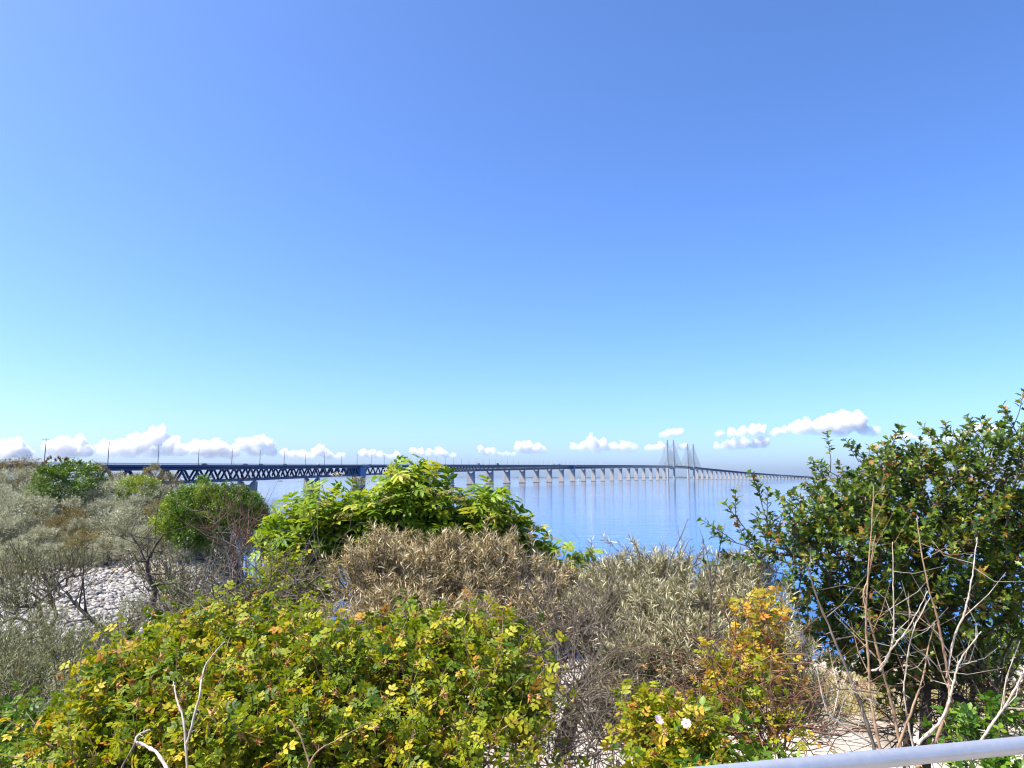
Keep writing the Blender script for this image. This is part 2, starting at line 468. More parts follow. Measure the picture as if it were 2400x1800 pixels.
m = MB(); m.tube([(0, 0, 0), (0, 0, 78)], [1.6, .7], 6); m.build('mast_pole', M_TOWER, o)
m = MB(); m.box((0, 0, 60), (4.5, 4.5, 2)); m.build('antenna_platform', M_TOWER, o)
M_WHITE = plain('white_hull', (0.75, 0.75, 0.73), 0.4, 0, .05)
M_HULL = plain('dark_hull', (0.03, 0.035, 0.05), 0.5, 0, .1)
def boat(px, d, L, sail, mat, label):
    p = at(px, HOR, d); o = empty('sailing_boat' if sail else 'motor_boat', (p.x, d, 0), label, 'boat')
    prof = [(-.5, -.12), (-.5, .12), (.15, .16), (.5, 0), (.15, -.16)]
    h = MB(); h.v = [(a * L * .92, b * L * .8, -.3) for a, b in prof] + [(a * L, b * L, L * .11) for a, b in prof]
    h.f = [(4, 3, 2, 1, 0), (5, 6, 7, 8, 9)] + [(i, (i + 1) % 5, (i + 1) % 5 + 5, i + 5) for i in range(5)]
    h.build('hull', mat, o)
    c = MB(); c.box((-.08 * L, 0, L * .15), (L * .3, L * .16, L * .09)); c.build('cabin', M_WHITE, o)
    if sail:
        c = MB(); c.tube([(0, 0, L * .1), (0, 0, L * 1.25)], L * .012, 6); c.build('sail_mast', M_WHITE, o)
        c = MB(); c.add([(-.02 * L, 0.02, L * .25), (-.45 * L, 0.3, L * .25), (-.02 * L, 0.02, L * 1.2)], [(0, 1, 2)]); c.add([(-.02 * L, 0.06, L * .25), (-.45 * L, 0.34, L * .25), (-.02 * L, 0.06, L * 1.2)], [(2, 1, 0)]); c.build('sail', M_WHITE, o)
boat(658, 2600, 15, False, M_HULL, 'low dark motor boat on the water between the first two bridge piers')
boat(703, 2300, 9, True, M_WHITE, 'small white sailing boat beside the second bridge pier')
boat(1356, 2300, 8, True, M_WHITE, 'small white sailing boat between two piers midway along the bridge')
boat(1612, 5200, 22, False, M_WHITE, 'white motor boat on the water between the pylon pairs')
# ----------------------------------------------------------------- clouds
def cloud_material():
    m = bpy.data.materials.new('cloud_vapour'); m.use_nodes = True
    N, L = m.node_tree.nodes, m.node_tree.links
    N.remove(N['Principled BSDF'])
    v = N.new('ShaderNodeVolumePrincipled')
    v.inputs['Color'].default_value = (1.0, 1.0, 1.0, 1)
    v.inputs['Density'].default_value = 0.006
    v.inputs['Anisotropy'].default_value = 0.0
    tc = N.new('ShaderNodeTexCoord'); sp = N.new('ShaderNodeSeparateXYZ'); mr = N.new('ShaderNodeMapRange')
    L.new(tc.outputs['Generated'], sp.inputs[0]); L.new(sp.outputs['Z'], mr.inputs['Value'])
    mr.inputs['From Min'].default_value = 0.02; mr.inputs['From Max'].default_value = 0.85
    mr.inputs['To Min'].default_value = 0.00015; mr.inputs['To Max'].default_value = 0.0055
    L.new(mr.outputs['Result'], v.inputs['Density'])
    L.new(v.outputs[0], N['Material Output'].inputs['Volume'])
    return m
M_CLOUD = cloud_material()
CD = 46000.0
tex = bpy.data.textures.new('billow', 'CLOUDS'); tex.noise_scale = 480; tex.noise_depth = 3
tex2 = bpy.data.textures.new('billow_fine', 'CLOUDS'); tex2.noise_scale = 170; tex2.noise_depth = 3
def cloud(puffs, label, seed, dist=CD):
    """puffs: (px, py, radius px) lobes of one cloud; each carries smaller lobes, those smaller ones again"""
    r = random.Random(seed); k = dist / F
    c0 = at(sum(p[0] for p in puffs) / len(puffs), sum(p[1] for p in puffs) / len(puffs), dist)
    base = min(at(px, py, dist).z - rp * k * .8 for px, py, rp in puffs) - c0.z
    def rnd(lo, hi):
        a, e = r.uniform(0, 6.28), r.uniform(lo, hi)
        return Vector((math.cos(a) * math.cos(e), math.sin(a) * math.cos(e) * .8, math.sin(e)))
    lobes = []
    lo, hi = min(p[0] for p in puffs), max(p[0] for p in puffs); by = max(p[1] + p[2] * .55 for p in puffs)
    full = list(puffs)
    q = lo
    while len(puffs) > 2 and q < hi:      # a low continuous base
        top = min(puffs, key=lambda p: abs(p[0] - q)); rr = max(5, top[2] * r.uniform(.5, .75))
        full.append((q, min(by - rr * .4, top[1] + top[2] * .7), rr)); q += rr * 1.1
    for px, py, rp in full:
        c = at(px, py, dist) - c0 + Vector((0, r.uniform(-.6, .6) * rp * k, 0)); R = rp * k * 1.2
        lobes.append((c, R, 2))
        for _ in range(9):
            c2, R2 = c + rnd(-.2, 1.3) * R * r.uniform(.7, 1.0), R * r.uniform(.25, .5)
            lobes.append((c2, R2, 2))
            for _ in range(5): lobes.append((c2 + rnd(-.4, 1.4) * R2 * r.uniform(.7, 1.05), R2 * r.uniform(.25, .55), 1))
    ico = {}
    for sub in (1, 2):
        bm = bmesh.new(); bmesh.ops.create_icosphere(bm, subdivisions=sub, radius=1.0)
        bm.verts.ensure_lookup_table()
        ico[sub] = (np.array([v.co[:] for v in bm.verts]), np.array([[v.index for v in f.verts] for f in bm.faces])); bm.free()
    V, Fc, n = [], [], 0
    for q, rr, sub in lobes:
        v, f = ico[sub]; V.append(v * (rr * 1.1, rr, rr * .92) + np.array(q)); Fc.append(f + n); n += len(v)
    V = np.concatenate(V); Fc = np.concatenate(Fc)
    low = V[:, 2] < base; V[low, 2] = base + (V[low, 2] - base) * .2
    me = bpy.data.meshes.new('cloud'); me.from_pydata(V.tolist(), [], Fc.tolist())
    tmp = bpy.data.objects.new('tmp', me); COL.objects.link(tmp); tmp.location = c0
    rm = tmp.modifiers.new('r', 'REMESH'); rm.mode = 'VOXEL'; rm.voxel_size = 48
    for t, s in ((tex, 260), (tex2, 170)):
        dm = tmp.modifiers.new('d', 'DISPLACE'); dm.texture = t; dm.texture_coords = 'GLOBAL'; dm.strength = s; dm.mid_level = .5
    dg = bpy.context.evaluated_depsgraph_get()
    out = bpy.data.meshes.new_from_object(tmp.evaluated_get(dg)); bpy.data.objects.remove(tmp)
    out.materials.clear(); out.materials.append(M_CLOUD); out.name = 'cloud'
    out.polygons.foreach_set('use_smooth', [True] * len(out.polygons))
    return tag(link('cloud', out, loc=c0), label, 'cloud', 'cumulus clouds low over the horizon')
CL = [
 ([(-30, 1062, 20), (8, 1058, 20), (38, 1050, 17), (60, 1066, 14), (-70, 1068, 16)], 'rounded white cloud behind the lamp post at the shore end of the bridge'),
 ([(120, 1045, 14), (150, 1040, 15), (180, 1040, 15), (200, 1058, 14), (130, 1062, 15), (165, 1062, 17)], 'two-humped white cloud left of the tallest cloud tower over the truss'),
 ([(245, 1055, 16), (280, 1048, 17), (315, 1043, 19), (345, 1035, 19), (366, 1022, 17), (375, 1012, 10), (400, 1045, 18), (425, 1055, 14), (300, 1064, 14), (360, 1062, 16)], 'large white cloud with a tall tower rising over the bridge truss'),
 ([(455, 1046, 13), (480, 1050, 15), (515, 1050, 17), (545, 1058, 14), (490, 1066, 12)], 'broad low white cloud right of the tallest cloud tower'),
 ([(575, 1040, 13), (605, 1034, 13), (628, 1040, 11), (600, 1058, 15), (635, 1060, 12)], 'flat-topped white cloud over the truss before the first pier'),
 ([(665, 1063, 9), (685, 1068, 8), (706, 1066, 10), (745, 1057, 11), (768, 1066, 10), (730, 1070, 9), (800, 1070, 8)], 'ragged low cloud over the second pier'),
 ([(852, 1062, 7), (872, 1066, 8), (892, 1070, 7), (930, 1068, 8)], 'small low cloud over the pale blue joint box'),
 ([(968, 1058, 7), (985, 1062, 8), (1008, 1062, 8), (1030, 1058, 9), (1040, 1062, 8), (1064, 1068, 6)], 'low white cloud behind the leafy elder top'),
 ([(1128, 1052, 6), (1140, 1060, 8), (1155, 1060, 7), (1185, 1064, 5), (1205, 1065, 5)], 'small trailing cloud left of the compact rounded one'),
 ([(1215, 1048, 9), (1236, 1047, 11), (1258, 1050, 10), (1272, 1058, 8), (1240, 1058, 9)], 'compact rounded cloud over the middle piers'),
 ([(1345, 1048, 7), (1365, 1046, 9), (1386, 1030, 9), (1392, 1042, 12), (1412, 1042, 10), (1440, 1046, 9), (1465, 1046, 10), (1486, 1050, 8), (1400, 1056, 10)], 'white cloud with one knobbly tower over the middle of the bridge'),
 ([(1552, 1022, 6), (1565, 1017, 8), (1580, 1014, 8), (1592, 1014, 7)], 'small oval cloud floating just above the first pylon tops'),
 ([(1518, 1052, 6), (1535, 1050, 8), (1552, 1048, 9), (1590, 1048, 7), (1605, 1047, 7)], 'low cloud behind the stay cables of the pylons'),
 ([(1684, 1018, 7)], 'tiny round cloud between the pylons and the white cloud band'),
 ([(1715, 1015, 9), (1740, 1012, 10), (1765, 1009, 10), (1784, 1006, 10), (1820, 1012, 8), (1840, 1010, 8), (1800, 1020, 7)], 'long flat-based white cloud left of the largest cloud'),
 ([(1680, 1045, 6), (1705, 1042, 9), (1720, 1040, 10), (1745, 1038, 10), (1775, 1036, 11), (1790, 1038, 9), (1740, 1048, 9)], 'pinkish lower cloud under the long flat-based one'),
 ([(1870, 1005, 13), (1886, 998, 14), (1920, 1000, 15), (1945, 990, 16), (1972, 975, 12), (1985, 990, 18), (2008, 986, 16), (2022, 1002, 14), (2050, 1012, 11), (1975, 1010, 16), (1935, 1014, 12)], 'largest brilliant white cloud beside the hawthorn top'),
 ([(2105, 1025, 9), (2130, 1022, 8), (2290, 1005, 10), (2320, 1008, 9), (2345, 1020, 8), (2180, 1030, 8), (2240, 1025, 9)], 'pale cloud bank showing through the hawthorn crown'),
]
for i, (pf, lab) in enumerate(CL): cloud(pf, lab, 100 + i)

# ----------------------------------------------------------------- haze over the sound
def haze_box():
    m = bpy.data.materials.new('sea_haze'); m.use_nodes = True
    N, L = m.node_tree.nodes, m.node_tree.links
    N.remove(N['Principled BSDF'])
    v = N.new('ShaderNodeVolumePrincipled')
    v.inputs['Color'].default_value = (0.66, 0.84, 1.0, 1)
    v.inputs['Density'].default_value = HAZE
    v.inputs['Anisotropy'].default_value = 0.2
    L.new(v.outputs[0], N['Material Output'].inputs['Volume'])
    b = MB(); S = SEA_R + 600
    b.box((0, 0, 110), (2 * S, 2 * S, 222))
    return tag(b.build('haze', m), kind='stuff')
HAZE = 4e-6
haze_box()
# ----------------------------------------------------------------- land
def smooth(a, b, x):
    t = np.clip((x - a) / (b - a), 0, 1); return t * t * (3 - 2 * t)
NB = ([-60, 0, 2.6, 4, 6, 9, 13.5, 15], [-1.75, -1.75, -1.8, -2.7, -3.2, -3.75, -4.1, -4.3])
RB = ([15, 20, 26, 50, 62, 140], [-4.3, -4.9, -6.4, -13.9, -16, -18])
LB = ([15, 24, 30, 46, 52, 58, 64, 72, 84, 96, 140], [-4.3, -5.6, -6.0, -6.2, -5.0, -2.6, -1.8, -3.5, -9, -16, -18])
def land_rel(x, y):
    x = np.asarray(x, float); y = np.asarray(y, float)
    near = np.interp(y, *NB); R = np.interp(y, *RB); L = np.interp(y, *LB)
    w = smooth(.30, .43, -x / np.maximum(y, 5))
    z = np.where(y < 15, near, R * (1 - w) + L * w)
    n = .10 * np.sin(.9 * x + .4 * y) * np.sin(.7 * y - .3 * x) + .05 * np.sin(2.3 * x + 1.1) * np.sin(2.7 * y)
    return z + n * smooth(3, 7, y)
def land(x, y): return float(land_rel(x, y)) + EYE
def ground_material():
    m, N, L, P = new_mat('sandy_ground')
    geo = N.new('ShaderNodeNewGeometry')
    n1 = N.new('ShaderNodeTexNoise'); n1.inputs['Scale'].default_value = .55; n1.inputs['Detail'].default_value = 8
    n2 = N.new('ShaderNodeTexNoise'); n2.inputs['Scale'].default_value = 14; n2.inputs['Detail'].default_value = 6
    vo = N.new('ShaderNodeTexVoronoi'); vo.inputs['Scale'].default_value = 30
    for q in (n1, n2, vo): L.new(geo.outputs['Position'], q.inputs['Vector'])
    sand = ramp(N, [(.3, (.30, .26, .20)), (.7, (.46, .41, .34))]); L.new(n2.outputs['Fac'], sand.inputs[0])
    lit = ramp(N, [(.3, (.10, .075, .045)), (.75, (.24, .18, .10))]); L.new(n2.outputs['Fac'], lit.inputs[0])
    f = N.new('ShaderNodeMapRange'); f.inputs['From Min'].default_value = .5; f.inputs['From Max'].default_value = .62
    L.new(n1.outputs['Fac'], f.inputs['Value'])
    mx = N.new('ShaderNodeMix'); mx.data_type = 'RGBA'
    za = N.new('ShaderNodeAttribute'); za.attribute_name = 'litter'
    mm = N.new('ShaderNodeMath'); mm.operation = 'MAXIMUM'; L.new(f.outputs['Result'], mm.inputs[0]); L.new(za.outputs['Fac'], mm.inputs[1])
    L.new(mm.outputs[0], mx.inputs['Factor']); L.new(sand.outputs[0], mx.inputs['A']); L.new(lit.outputs[0], mx.inputs['B'])
    L.new(mx.outputs['Result'], P.inputs['Base Color']); P.inputs['Roughness'].default_value = .95
    b = N.new('ShaderNodeBump'); b.inputs['Strength'].default_value = .6; b.inputs['Distance'].default_value = .02
    L.new(vo.outputs['Distance'], b.inputs['Height']); L.new(b.outputs['Normal'], P.inputs['Normal'])
    return m
gx = np.concatenate([np.arange(-130, -40, 3), np.arange(-40, 30, .5), np.arange(30, 130, 3)])
gy = np.concatenate([np.arange(-60, 0, 4), np.arange(0, 22, .35), np.arange(22, 70, .8), np.arange(70, 141, 3)])
GX, GY = np.meshgrid(gx, gy)
GZ = land_rel(GX, GY) + EYE
gm = MB(); nx = len(gx)
gm.v = list(zip(GX.ravel().tolist(), GY.ravel().tolist(), GZ.ravel().tolist()))
gm.f = [(j * nx + i, j * nx + i + 1, (j + 1) * nx + i + 1, (j + 1) * nx + i) for j in range(len(gy) - 1) for i in range(nx - 1)]
go_ = tag(gm.build('ground', ground_material(), smooth=True), kind='structure')
lt_ = go_.data.attributes.new('litter', 'FLOAT', 'POINT')      # leaf litter under the shrubs, open sand on the path
lt_.data.foreach_set('value', np.ascontiguousarray(np.maximum(1 - smooth(.1, .9, GX), smooth(44, 50, GY)) * (1 - smooth(9, 11, GY) * (1 - smooth(44, 50, GY))), np.float32).ravel())

# ----------------------------------------------------------------- numpy mesh tools
def np_mesh(name, V, Fc, mats, tint=None, smooth_=False):
    me = bpy.data.meshes.new(name)
    V = np.ascontiguousarray(V, np.float32); Fc = np.ascontiguousarray(Fc, np.int32)
    me.vertices.add(len(V)); me.vertices.foreach_set('co', V.ravel())
    n = len(Fc); k = Fc.shape[1]
    me.loops.add(n * k); me.loops.foreach_set('vertex_index', Fc.ravel())
    me.polygons.add(n); me.polygons.foreach_set('loop_start', np.arange(0, n * k, k, dtype=np.int32))
    if smooth_: me.polygons.foreach_set('use_smooth', np.ones(n, bool))
    for m in (mats if isinstance(mats, (list, tuple)) else [mats]): me.materials.append(m)
    if tint is not None:
        a = me.attributes.new('tint', 'FLOAT', 'POINT'); a.data.foreach_set('value', np.ascontiguousarray(tint, np.float32))
    me.update(calc_edges=True)
    return me
def unit(a): return a / np.maximum(np.linalg.norm(a, axis=-1, keepdims=True), 1e-9)
def tubes(P0, P1, R0, R1, n=5):
    """one open tapered prism for each segment"""
    t = unit(P1 - P0)
    ref = np.where(np.abs(t[:, 2:3]) > .9, np.array([[1., 0, 0]]), np.array([[0., 0, 1]]))
    s = unit(np.cross(t, ref)); u = np.cross(s, t)
    a = np.arange(n) * 2 * math.pi / n
    ring = s[:, None] * np.cos(a)[None, :, None] + u[:, None] * np.sin(a)[None, :, None]
    V = np.concatenate([P0[:, None] + ring * R0[:, None, None], P1[:, None] + ring * R1[:, None, None]], 1)
    j = np.arange(n); q = np.stack([j, (j + 1) % n, (j + 1) % n + n, j + n], 1)
    Fc = (np.arange(len(P0))[:, None, None] * 2 * n + q[None]).reshape(-1, 4)
    return V.reshape(-1, 3), Fc
def place(tv, tf, pos, X, Z, scale, tint, tw=None):
    """leaf templates set out along X with normal Z"""
    X = unit(X); Y = unit(np.cross(Z, X)); Z = np.cross(X, Y)
    M = np.stack([X, Y, Z], 2) * scale[:, None, None]
    V = np.einsum('nij,kj->nki', M, tv) + pos[:, None]
    k = len(tv)
    Fc = (np.arange(len(pos))[:, None, None] * k + tf[None]).reshape(-1, 3)
    T = np.repeat(tint, k) if tw is None else (tint[:, None] + tw[None]).ravel()
    return V.reshape(-1, 3), Fc, T
# templates: x along the leaf, y across, z up; length 1
def leaflet(w, bend=.12, fold=.25, toothed=False):
    v = [(0, 0, 0), (.3, w * .42, fold * w * .42 - bend * .05), (.3, 0, -bend * .05), (.3, -w * .42, fold * w * .42 - bend * .05),
         (.68, w * .4, fold * w * .4 - bend * .5), (.68, 0, -bend * .5), (.68, -w * .4, fold * w * .4 - bend * .5), (1, 0, -bend * 1.2)]
    f = [(0, 2, 1), (0, 3, 2), (1, 2, 5), (1, 5, 4), (2, 3, 6), (2, 6, 5), (4, 5, 7), (5, 6, 7)]
    return np.array(v, float), np.array(f)
def compound(n_pairs, w, ll, spread=60, bend=.1, droop=.12):
    """a pinnate leaf of overall length 1"""
    V, Fc, n = [], [], 0
    lv, lf = leaflet(w, bend)
    items = [(1 - ll * .98, 0, 0)]
    for k in range(n_pairs):
        t = .34 + (.66 - ll * .45) * k / max(1, n_pairs - .3)
        for s in (-1, 1): items.append((t, s, spread - 8 * k))
    for t, s, ang in items:
        a = math.radians(ang) * s; c, d = math.cos(a), math.sin(a)
        v = lv * ll * (1 if s == 0 else .92)
        q = np.stack([v[:, 0] * c - v[:, 1] * d + t, v[:, 0] * d + v[:, 1] * c, v[:, 2] - droop * (t + v[:, 0] * c) ** 2], 1)
        V.append(q); Fc.append(lf + n); n += len(q)
    # the stalk, a thin flat strip
    V.append(np.array([(0, .008, 0), (0, -.008, 0), (1 - ll, -.005, -droop * (1 - ll) ** 2 - .004), (1 - ll, .005, -droop * (1 - ll) ** 2 - .004)]))
    Fc.append(np.array([(0, 1, 2), (0, 2, 3)]) + n)
    return np.concatenate(V), np.concatenate(Fc)
def lobed():
    out = [(0, 0), (.22, .10), (.38, .34), (.46, .16), (.66, .36), (.72, .14), (1, 0)]
    v = [(x, y, .25 * y) for x, y in out] + [(x, -y, .25 * y) for x, y in out[1:-1]] + [(.45, 0, -.02)]
    f = []; c = len(v) - 1
    up = list(range(7)); lo = [0] + list(range(7, 12)) + [6]
    for i in range(6): f += [(c, up[i + 1], up[i]), (c, lo[i], lo[i + 1])]
    v = np.array(v, float); v[:, 2] -= .12 * v[:, 0] ** 2
    return v, np.array(f)
def narrow(w=.13):
    return np.array([(0, 0, 0), (.45, w * .5, .02), (.45, -w * .5, .02), (1, 0, -.08)], float), np.array([(0, 2, 1), (1, 2, 3)])
LEAF = {'elder': compound(2, .40, .52, 62, .12, .18), 'elder7': compound(3, .38, .42, 62, .12, .22),
        'rose': compound(2, .62, .42, 66, .06, .10), 'rose7': compound(3, .60, .34, 68, .06, .12),
        'bramble': compound(1, .74, .56, 78, .05, .08), 'hawthorn': lobed(), 'buckthorn': narrow(.10), 'willow': leaflet(.3)}
def leaf_material(name, stops, trans=.3, rough=.5, spec=.35):
    m, N, L, P = new_mat(name)
    at_ = N.new('ShaderNodeAttribute'); at_.attribute_name = 'tint'
    r = ramp(N, stops); L.new(at_.outputs['Fac'], r.inputs[0])
    L.new(r.outputs[0], P.inputs['Base Color'])
    P.inputs['Roughness'].default_value = rough; P.inputs['Specular IOR Level'].default_value = spec
    t = N.new('ShaderNodeBsdfTranslucent'); g = N.new('ShaderNodeMix'); g.data_type = 'RGBA'; g.blend_type = 'MULTIPLY'
    g.inputs['Factor'].default_value = 1; g.inputs['B'].default_value = (1.3, 1.25, .6, 1)
    L.new(r.outputs[0], g.inputs['A']); L.new(g.outputs['Result'], t.inputs['Color'])
    mx = N.new('ShaderNodeMixShader'); mx.inputs[0].default_value = trans
    L.new(P.outputs[0], mx.inputs[1]); L.new(t.outputs[0], mx.inputs[2])
    L.new(mx.outputs[0], N['Material Output'].inputs['Surface'])
    return m
M_ELDER = leaf_material('elder_leaf', [(0, (.06, .13, .01)), (.45, (.15, .25, .015)), (.8, (.28, .36, .03)), (1, (.42, .42, .06))], 0.38, 0.45, 0.25)
M_ROSE = leaf_material('rose_leaf', [(0, (.045, .10, .008)), (.35, (.15, .21, .010)), (.65, (.33, .34, .015)), (.88, (.46, .36, .03)), (1, (.46, .22, .045))], 0.36, 0.5, 0.22)
M_ROSEY = leaf_material('yellowing_rose_leaf', [(0, (.16, .20, .015)), (.35, (.42, .34, .02)), (.7, (.55, .36, .02)), (1, (.50, .18, .03))], .35, .45, .4)
M_BRAM = leaf_material('bramble_leaf', [(0, (.035, .10, .012)), (.5, (.10, .20, .015)), (1, (.24, .34, .03))], 0.34, 0.45, 0.25)
M_HAW = leaf_material('hawthorn_leaf', [(0, (.025, .065, .010)), (.4, (.07, .13, .014)), (.75, (.17, .22, .02)), (.93, (.28, .25, .035)), (1, (.30, .13, .04))], 0.32, 0.42, 0.32)
M_BUCK = leaf_material('buckthorn_leaf', [(0, (.06, .06, .028)), (.3, (.16, .155, .07)), (.65, (.34, .31, .17)), (1, (.64, .59, .42))], 0.15, 0.5, 0.25)
M_BUCKB = leaf_material('tan_buckthorn_leaf', [(0, (.07, .055, .025)), (.3, (.19, .145, .065)), (.65, (.38, .30, .155)), (1, (.64, .55, .36))], 0.15, 0.5, 0.25)
M_BUCKG = leaf_material('grey_green_buckthorn_leaf', [(0, (.04, .055, .02)), (.4, (.12, .14, .055)), (.75, (.24, .255, .12)), (1, (.40, .40, .25))], 0.2, 0.5, 0.25)
def bark(name, a, b):
    m, N, L, P = new_mat(name)
    tc = N.new('ShaderNodeNewGeometry'); nz = N.new('ShaderNodeTexNoise'); nz.inputs['Scale'].default_value = 22; nz.inputs['Detail'].default_value = 5
    L.new(tc.outputs['Position'], nz.inputs['Vector']); r = ramp(N, [(.35, a), (.68, b)])
    L.new(nz.outputs['Fac'], r.inputs[0]); L.new(r.outputs[0], P.inputs['Base Color']); P.inputs['Roughness'].default_value = .85
    bp = N.new('ShaderNodeBump'); bp.inputs['Strength'].default_value = .5; bp.inputs['Distance'].default_value = .004
    L.new(nz.outputs['Fac'], bp.inputs['Height']); L.new(bp.outputs['Normal'], P.inputs['Normal'])
    return m
B_DARK = bark('dark_bark', (.03, .024, .018), (.09, .07, .05))
B_GREY = bark('grey_brown_bark', (.07, .055, .042), (.18, .15, .12))
B_RED = bark('red_brown_stem', (.10, .045, .028), (.24, .12, .07))
B_PALE = bark('bleached_stem', (.30, .24, .18), (.55, .49, .42))
B_TAN = bark('tan_stem', (.20, .12, .07), (.36, .25, .15))

def ells_world(E):
    """(px, py, rx, ry, d, depth) -> world centres and radii"""
    C, R = [], []
    for e in E:
        px, py, rx, ry, d = e[:5]; dep = e[5] if len(e) > 5 else .55 * (rx + ry) / 2 * d / F * 1.6
        C.append(at(px, py, d)[:]); R.append((rx * d / F, dep, ry * d / F))
    return np.array(C), np.array(R)
def sample_tips(C, R, n, rg, shell=.45, clump=0, spread=.07):
    w = (R[:, 0] * R[:, 2]) ** 1.0; k = rg.choice(len(C), n, p=w / w.sum())
    u = unit(rg.normal(size=(n, 3))); rad = (shell + (1 - shell) * rg.random(n)) if shell else rg.random(n) ** (1 / 3)
    P = C[k] + u * R[k] * rad[:, None]
    if clump:      # gather most tips into tufts with hollows between them
        m = max(4, int(n / clump)); q = rg.integers(0, m, n); sel = rg.random(n) < .8; sel[:m] = False
        P[sel] = P[q[sel]] + (P[sel] - P[q[sel]]) * .12 + rg.normal(size=(sel.sum(), 3)) * spread
    return P, u
def skeleton(bases, tips, rg, step=.16, jit=.03, rtip=.003, power=.42):
    """joins every tip to the nearest older node so that limbs fork from the base outwards"""
    cap = len(tips) * 14 + 1000
    N = np.zeros((cap, 3)); par = np.full(cap, -1); nb = len(bases); N[:nb] = bases; n = nb
    b0 = np.mean(bases, 0)
    lvl = np.zeros(cap)
    order = np.argsort(np.linalg.norm(tips - b0, axis=1))
    tipnode = np.zeros(len(tips), int)
    for ti in order:
        t = tips[ti]; d = N[:n] - t; dist = np.sqrt((d * d).sum(1))
        cost = dist + .22 * lvl[:n] + .35 * np.maximum(0, N[:n, 2] - t[2])
        j = int(np.argmin(cost)); L = dist[j]; m = max(1, min(12, int(L / step)))
        p0 = N[j]; prev = j
        side = rg.normal(size=3) * L * .10; side[2] += L * .06
        for q in range(1, m + 1):
            f = q / m; p = p0 + (t - p0) * f + side * math.sin(math.pi * f) + (rg.normal(size=3) * jit * min(1, L) if q < m else 0)
            N[n] = p; par[n] = prev; lvl[n] = lvl[prev] + L / m; prev = n; n += 1
            if n >= cap - 2: break
        tipnode[ti] = prev
        if n >= cap - 14: break
    N = N[:n]; par = par[:n]; cnt = np.zeros(n)
    kids = np.bincount(par[par >= 0], minlength=n)
    cnt[kids == 0] = 1
    for i in range(n - 1, -1, -1):
        if par[i] >= 0: cnt[par[i]] += cnt[i]
    r = rtip * np.maximum(cnt, 1) ** power
    i = np.where(par >= 0)[0]
    return N[par[i]], N[i], np.minimum(r[par[i]], r[i] * 1.8), r[i], N[tipnode], unit(N[tipnode] - N[np.maximum(par[tipnode], 0)])
def twig_leaves(tp, td, per, L, leaf_len, rg, up=.6, ang=(35, 65), var=.25, zup=.8, start=.15):
    """leaves spiralling along a twig of length L at each tip; returns the twigs and the leaf frames"""
    n = len(tp); d = unit(td + rg.normal(size=(n, 3)) * .25 + np.array([0, 0, up]))
    Ls = L * (1 + var * rg.uniform(-1, 1, n))
    e = tp + d * Ls[:, None]
    t = start + (1 - start) * (np.arange(per) + .5) / per
    pos = tp[:, None] + d[:, None] * (Ls[:, None] * t[None])[..., None]
    a = np.arange(per) * 2.4 + rg.uniform(0, 6.28, n)[:, None]
    s = unit(np.cross(d, np.array([.31, .2, .93]) + rg.normal(size=(n, 3)) * .1)); u = np.cross(d, s)
    rad = s[:, None] * np.cos(a)[..., None] + u[:, None] * np.sin(a)[..., None]
    th = np.radians(rg.uniform(ang[0], ang[1], (n, per)))[..., None]
    X = d[:, None] * np.cos(th) + rad * np.sin(th)
    Z = np.array([0, 0, zup]) + rg.normal(size=(n, per, 3)) * .45 + d[:, None] * .5
    sc = leaf_len * (1 + var * rg.uniform(-1, 1, (n, per)))
    return tp, e, pos.reshape(-1, 3), X.reshape(-1, 3), Z.reshape(-1, 3), sc.ravel()
CAMP = np.array([0, 0, EYE])
def leaf_objects(root, tmpl, mat, pos, X, Z, sc, tint, n, rg, name='leaf'):
    """the n leaves that show largest become parts of their own, sharing a few meshes; returns the mask of those taken"""
    if not n: return np.zeros(len(pos), bool)
    size = sc / np.linalg.norm(pos - CAMP, axis=1)
    score = size * (1 - .25 * rg.random(len(pos)))
    rel = pos - CAMP; px = 1200 + F * rel[:, 0] / np.maximum(rel[:, 1], .1)
    py = HOR - F * rel[:, 2] / np.maximum(rel[:, 1], .1)
    # keep the frontmost leaf of each small cell of directions: those are the ones in view
    cell = (px // 22).astype(int) * 10000 + (py // 22).astype(int)
    o = np.argsort(rel[:, 1]); _, first = np.unique(cell[o], return_index=True)
    cand = o[first]; cand = cand[(px[cand] > 0) & (px[cand] < 2400) & (py[cand] < 1800)]
    cand = cand[np.argsort(-score[cand])][:n]
    taken = np.zeros(len(pos), bool); taken[cand] = True
    tv, tf = tmpl
    lib = [np_mesh(name, tv, tf, mat, np.full(len(tv), q)) for q in (.1, .35, .55, .75, .95)]
    X = unit(X); Y = unit(np.cross(Z, X)); Zn = np.cross(X, Y); base = np.array(root.location)
    for i in cand:
        k = int(np.argmin(abs(np.array((.1, .35, .55, .75, .95)) - tint[i])))
        ob = bpy.data.objects.new(name, lib[k]); COL.objects.link(ob); ob.parent = root
        M = np.eye(4); M[:3, 0] = X[i] * sc[i]; M[:3, 1] = Y[i] * sc[i]; M[:3, 2] = Zn[i] * sc[i]; M[:3, 3] = pos[i] - base
        ob.matrix_basis = Matrix(M.tolist())
    return taken
